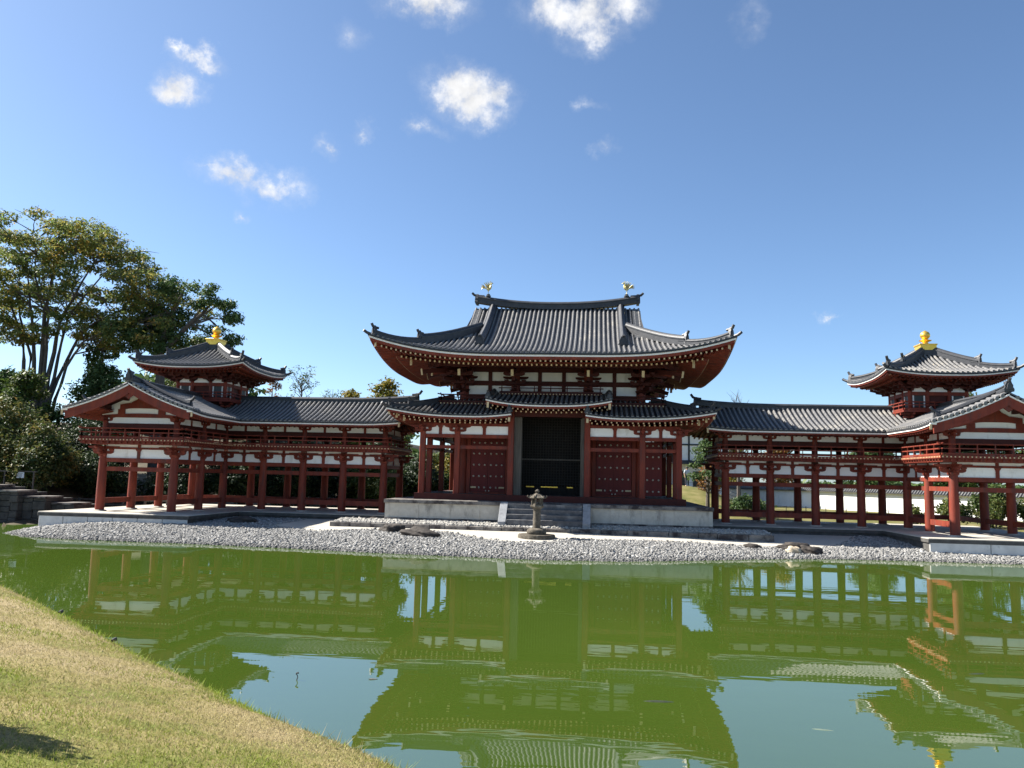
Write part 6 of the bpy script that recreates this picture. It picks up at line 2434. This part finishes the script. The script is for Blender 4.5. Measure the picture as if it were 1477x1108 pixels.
def left_bank():
    """dark rubble wall, path rail and notice at the left edge of the pond"""
    t = thing('rubble_wall', 'dark stepped rubble stone wall at the left edge of the pond', 'wall', (-30, -2, 0))
    random.seed(4)
    for i, (x0, x1, y, z) in enumerate(((-36, -31.2, -1.9, 2.0), (-31.2, -30.0, -1.6, 1.72), (-30.0, -28.6, -1.2, 1.4), (-28.6, -27.2, -.6, 1.05))):
        mb = MB()
        x = x0
        while x < x1 - .05:
            w = min(random.uniform(.5, 1.0), x1 - x)
            zz = -.5
            while zz < z - .05:
                h = min(random.uniform(.3, .5), z - zz)
                j = random.uniform(-.07, .07)
                mb.box(x + .01, x + w - .01, y + j, y + 2.5 + i * .003, zz + .008, zz + h)
                zz += h
            x += w
        mb.build('stone_course', 'wall_stone', t, bevel=.035)
        mb = MB()
        mb.box(x0 + .004, x1 - .004, y - .12, y + 1.6, z + .003, z + .12)
        mb.build('cap_slab', 'cap_stone', t, bevel=.02)
    f = thing('path_rail', 'wooden path rail at the left picture edge above the rubble wall', 'fence', (-33, 1.5, 1.9))
    mb = MB()
    mb.bar((-37, 1.6, 2.88), (-31.3, 1.6, 2.88), .08, .07)
    mb.build('top_rail', 'grey_wood', f)
    for x in (-36.2, -34.8, -33.4, -31.5):
        mb = MB()
        mb.cyl((x, 1.6, 1.4), (x, 1.6, 2.9), .05, n=8)
        mb.build('post', 'grey_wood', f)
    s_ = thing('notice_board', 'small pale blue notice board hung on the path rail at far left', 'sign', (-32.3, 1.5, 2.5))
    mb = MB()
    mb.box(-32.55, -32.08, 1.50, 1.53, 2.48, 2.83)
    mb.build('board', 'sign_white', s_)
    mb = MB()
    for z in (2.76, 2.69, 2.62, 2.55):
        mb.box(-32.5, -32.14 - random.uniform(0, .1), 1.494, 1.4985, z - .012, z + .012)
    mb.build('text_lines', 'metal_dark', s_)
    b = thing('low_bridge', 'low grey footbridge rail behind the outermost column of the left wing', 'bridge', (-28, 5.5, .6))
    mb = MB()
    mb.box(-32.4, -24.6, 5.0, 6.6, .52, .66)
    mb.build('deck', 'grey_wood', b)
    mb = MB()
    for z in (.88, 1.18):
        mb.bar((-32.4, 5.05, z), (-24.7, 5.05, z), .07, .08)
    for x in np.arange(-32.2, -24.6, 1.5):
        mb.box(x - .06, x + .06, 4.99, 5.11, .661, 1.26)
    mb.build('railing', 'grey_wood', b)


left_bank()


# ------------------------------------------------------------------ people far off
def person(label, x, y, z, h, facing, shirt, trousers, arms=((.22, -.25), (.22, -.2))):
    """skinned figure: one continuous body, clothes and hair as shells over it"""
    t = thing('person', label, 'person', (x, y, z))
    k = h / 1.72
    J = {'pelvis': (0, 0, .95), 'spine': (0, .01, 1.15), 'chest': (0, 0, 1.36), 'neck': (0, .0, 1.48), 'head0': (0, -.01, 1.56), 'head1': (0, -.02, 1.66),
         'sl': (-.17, 0, 1.42), 'el': (-.24, .03, 1.14), 'wl': (-.22, -.08, .90), 'sr': (.17, 0, 1.42), 'er': (.24, .03, 1.14), 'wr': (.22, -.10, .92),
         'hl': (-.095, 0, .92), 'kl': (-.10, -.02, .50), 'al': (-.10, .03, .09), 'tl': (-.11, -.12, .04), 'hr': (.095, 0, .92), 'kr': (.11, -.03, .50), 'ar': (.12, .02, .09), 'tr': (.13, -.13, .04)}
    E_ = [('pelvis', 'spine', .135, .125), ('spine', 'chest', .125, .15), ('chest', 'neck', .12, .058), ('neck', 'head0', .055, .085), ('head0', 'head1', .088, .08),
          ('chest', 'sl', .10, .07), ('sl', 'el', .058, .045), ('el', 'wl', .043, .03), ('chest', 'sr', .10, .07), ('sr', 'er', .058, .045), ('er', 'wr', .043, .03),
          ('pelvis', 'hl', .12, .10), ('hl', 'kl', .10, .062), ('kl', 'al', .06, .042), ('al', 'tl', .045, .035), ('pelvis', 'hr', .12, .10), ('hr', 'kr', .10, .062), ('kr', 'ar', .06, .042), ('ar', 'tr', .045, .035)]
    names = list(J)
    rad = {}
    for a, b, r0, r1 in E_:
        rad[a] = max(rad.get(a, 0), r0)
        rad[b] = max(rad.get(b, 0), r1)

    def skin(nm, keys, mat, grow, parent):
        idx = {n_: i for i, n_ in enumerate(keys)}
        me = bpy.data.meshes.new(nm)
        me.from_pydata([Vector(J[n_]) * k for n_ in keys], [(idx[a], idx[b]) for a, b, *_ in E_ if a in idx and b in idx], [])
        o = bpy.data.objects.new(nm, me)
        col.objects.link(o)
        md = o.modifiers.new('skin', 'SKIN')
        for n_ in keys:
            v = me.skin_vertices[0].data[idx[n_]]
            r_ = rad[n_] * k + grow
            v.radius = (r_, r_ * (.72 if n_ in ('chest', 'spine', 'pelvis') else 1))
        me.skin_vertices[0].data[0].use_root = True
        o.modifiers.new('sub', 'SUBSURF').levels = 2
        o.modifiers['sub'].render_levels = 2
        me.materials.append(M[mat])
        o.location = (x, y, z)
        o.rotation_euler = (0, 0, facing)
        adopt(o, parent)
        return o
    body = skin('body', names, 'skin', 0, t)
    skin('shirt', ['pelvis', 'spine', 'chest', 'sl', 'el', 'sr', 'er'], shirt, .014, t)
    skin('trousers', ['pelvis', 'hl', 'kl', 'al', 'hr', 'kr', 'ar'], trousers, .016, t)
    # hair cap, nose, hands with fingers
    mb = MB()
    mb.lathe(0, .0, [(.095 * k, 1.60 * k), (.108 * k, 1.66 * k), (.10 * k, 1.72 * k), (.06 * k, 1.765 * k), (.01, 1.775 * k)], 14)
    hair = mb.build('hair', 'hair')
    mb = MB()
    for sx, w in ((-1, 'wl'), (1, 'wr')):
        c = Vector(J[w]) * k
        mb.tube([c + Vector((0, 0, .01)), c + Vector((0, -.01, -.04)), c + Vector((0, -.015, -.09))], [.026 * k, .034 * k, .03 * k], 8)
        for j in range(4):
            b = c + Vector((0, -.035 + .018 * j, -.085))
            mb.tube([b, b + Vector((-sx * .006, -.004, -.035)), b + Vector((-sx * .016, -.006, -.062 - .004 * (1.5 - abs(j - 1.5))))], [.0095 * k, .0088 * k, .007 * k], 6)
        mb.tube([c + Vector((0, -.03, -.03)), c + Vector((-sx * .012, -.055, -.055)), c + Vector((-sx * .016, -.06, -.082))], [.011 * k, .0105 * k, .008 * k], 6)
    mb.tube([Vector((0, -.098, 1.635)) * k, Vector((0, -.118, 1.605)) * k, Vector((0, -.098, 1.595)) * k], [.008, .014, .006], 6)
    hands = mb.build('hands_and_nose', 'skin')
    mb = MB()
    for sx in (-1, 1):
        mb.tube([Vector((sx * .032, -.092, 1.64)) * k, Vector((sx * .032, -.104, 1.64)) * k], [.012, .006], 6)
    mb.tube([Vector((-.022, -.096, 1.565)) * k, Vector((0, -.102, 1.563)) * k, Vector((.022, -.096, 1.565)) * k], [.004, .006, .004], 5)
    eyes = mb.build('eyes_and_mouth', 'hair')
    for o in (hair, hands, eyes):
        o.location = (x, y, z)
        o.rotation_euler = (0, 0, facing)
        adopt(o, t)
    return t


person('person in pale blue shirt and dark trousers standing on the path right of the hall', 10.55, 27.2, gz(10.55, 27.2), 1.68, .2, 'shirt', 'trousers')

# ------------------------------------------------------------------ small things on and by the water
mb = MB()
sx_, sy_ = -2.12, -32.24
mb.tube([(sx_ - .03, sy_, -.3), (sx_ + .0, sy_, -.02), (sx_ + .022, sy_, .045), (sx_ + .012, sy_, .075), (sx_ - .005, sy_, .095)], [.009, .009, .008, .008, .007], 8)
mb.tube([(sx_ - .012, sy_, .090), (sx_ + .005, sy_, .108), (sx_ + .03, sy_, .112), (sx_ + .036, sy_, .100)], [.006, .013, .013, .005], 8)
st = mb.build('bent_stake', 'metal_dark')
tag(st, 'thin bent black stake poking out of the water above its reflection', 'stake')


def carp(label, x, y, L, rz, mat, z=-.012):
    mb = MB()
    pr = [(-.5, .012), (-.42, .05), (-.28, .085), (-.1, .10), (.1, .09), (.28, .055), (.38, .03)]
    rings = []
    n = 10
    for u, r_ in pr:
        rings.append([(u * L, r_ * L * math.cos(2 * math.pi * k / n), r_ * L * .42 * math.sin(2 * math.pi * k / n)) for k in range(n)])
    m_ = len(pr)
    mb.add([v for g in rings for v in g], [(i * n + k, i * n + (k + 1) % n, (i + 1) * n + (k + 1) % n, (i + 1) * n + k) for i in range(m_ - 1) for k in range(n)] + [tuple(range(n)), tuple((m_ - 1) * n + k for k in range(n))])
    mb.prism([(.36 * L, -.02 * L), (.5 * L, -.10 * L), (.46 * L, 0), (.5 * L, .10 * L), (.36 * L, .02 * L)], (0, 0, 0), (1, 0, 0), (0, 1, 0), -.006, .006)
    for s_ in (-1, 1):
        mb.prism([(-.22 * L, s_ * .07 * L), (-.12 * L, s_ * .17 * L), (-.08 * L, s_ * .09 * L)], (0, 0, 0), (1, 0, 0), (0, 1, 0), -.004, .004)
    o = mb.build('carp', mat)
    o.location = (x, y, z)
    o.rotation_euler = (0, 0, rz)
    tag(o, label, 'fish', 'carp at the pond surface')


carp('long dark carp just breaking the surface in the middle of the pond', 3.55, -32.4, .62, .08, 'fish')
carp('pale carp just under the surface at the lower right of the pond', 5.63, -33.4, .42, -.15, 'fish_pale', -.01)
def floating_leaf(label, x, y, s_, rz):
    mb = MB()
    mb.prism([(-s_, 0), (-s_ * .4, s_ * .42), (s_ * .4, s_ * .36), (s_ * 1.1, 0), (s_ * .4, -s_ * .36), (-s_ * .4, -s_ * .42)], (0, 0, 0), (1, 0, 0), (0, 1, 0), 0, .006)
    o = mb.build('floating_leaf', 'kerb_dark')
    o.location = (x, y, .002)
    o.rotation_euler = (.04, .05, rz)
    tag(o, label, 'leaf')


floating_leaf('small dark leaf floating on the sky reflection right of the bent stake', -.96, -31.96, .07, .3)
carp('small dark carp near the right picture edge, below the turret reflection', 9.33, -29.47, .5, .3, 'fish')


def spot(label, x, y):
    z, d = bank_ground(np.array([x]), np.array([y]))
    z = float(z[0])
    t = thing('ground_spotlight', label, 'spotlight', (x, y, z), 'spotlights on the grass edge')
    mb = MB()
    mb.cyl((x, y, z - .05), (x, y, z + .05), .010, n=8)
    mb.build('stem', 'metal_dark', t)
    mb = MB()
    mb.tube([(x - .01, y - .035, z + .05), (x, y, z + .06), (x + .015, y + .04, z + .07)], [.025, .03, .033], 12)
    mb.build('lamp_head', 'metal_dark', t)


spot('small black ground spotlight on the grass edge, farther from the camera', -8.05, -29.45)
spot('small black ground spotlight on the grass edge, nearer the camera', -5.5, -31.75)


# round bush added out of view to throw the dark shadow on the turf
def shadow_bush():
    x, y = -3.3, -39.3
    z = float(bank_ground(np.array([x]), np.array([y]))[0][0])
    t = thing('shadow_bush', 'rounded bush added outside the left picture edge to cast a shadow on the bank', 'shrub', (x, y, z))
    mb = MB()
    for k in range(7):
        a = k * .9
        mb.tube([(x, y, z - .1), (x + .2 * math.cos(a), y + .2 * math.sin(a), z + .4), (x + .38 * math.cos(a), y + .38 * math.sin(a), z + .8)], [.03, .022, .01], 5)
    mb.build('stems', 'bark', t)
    leaf_cloud(t, [(x, y, z + .62, .6, .5, .5), (x + .1, y + .05, z + 1.05, .5, .44, .46), (x + .1, y - .55, z + .55, .5, .45, .5)], 'leaf_green', .045, 700)


shadow_bush()


# ------------------------------------------------------------------ turf: short mown blades, longer bright ones along the water
def turf():
    n = 700000
    # only where the photograph looks: a wedge from the lower left corner to the water's edge
    x = rng.uniform(-14.5, 5.0, n)
    y = rng.uniform(-42.5, -23.0, n)
    z, d = bank_ground(x, y)
    cx, cy = 2.5166, -45.1014
    dist = np.hypot(x - cx, y - cy)
    p = np.clip(75 / dist ** 2, 0.14, 1)
    ok = (d > .02) & (rng.random(n) < p) & (d < 14)
    x, y, z, d, dist = x[ok], y[ok], z[ok], d[ok], dist[ok]
    n = len(x)
    patch = vnoise(x, y, 1.3, 3) + .6 * vnoise(x, y, 3.4, 6)
    edge = np.exp(-(d / .22) ** 2)
    h = (.013 + .011 * rng.random(n) + .009 * np.maximum(patch, 0)) * (1 + .03 * (dist - 5)) + edge * rng.uniform(.0, .11, n) * (rng.random(n) < .4)
    a = rng.uniform(0, 2 * math.pi, n)
    w = (.0026 + .00032 * dist) * rng.uniform(.7, 1.3, n)
    lean = rng.normal(0, .65, (n, 2)) * h[:, None]
    dx, dy = np.cos(a) * w, np.sin(a) * w
    V = np.stack([np.stack([x - dx, y - dy, z - .004], -1), np.stack([x + dx, y + dy, z - .004], -1), np.stack([x + lean[:, 0], y + lean[:, 1], z + h], -1)], 1)
    F = np.arange(n * 3).reshape(n, 3)
    r_ = np.clip(.31 + .34 * patch + rng.normal(0, .2, n) + .45 * edge, 0, 1)
    m_, n_, l_, b = new_mat('grass_blades')
    at = n_.new('ShaderNodeAttribute')
    at.attribute_name = 'rnd'
    rr = ramp(n_, l_, at.outputs['Fac'], [(0.0, (0.40, 0.325, 0.18)), (0.35, (0.36, 0.305, 0.13)), (0.6, (0.24, 0.255, 0.06)), (1.0, (0.22, 0.29, 0.035))])
    l_.new(rr.outputs['Color'], b.inputs['Base Color'])
    b.inputs['Roughness'].default_value = .7
    b.inputs['Specular IOR Level'].default_value = .2
    tr = n_.new('ShaderNodeBsdfTranslucent')
    l_.new(rr.outputs['Color'], tr.inputs['Color'])
    mx = n_.new('ShaderNodeMixShader')
    mx.inputs['Fac'].default_value = .3
    l_.new(b.outputs[0], mx.inputs[1])
    l_.new(tr.outputs[0], mx.inputs[2])
    l_.new(mx.outputs[0], n_['Material Output'].inputs['Surface'])
    np_mesh('grass', V.reshape(-1, 3), F, m_, rnd=np.repeat(r_, 3), kind='stuff')


turf()
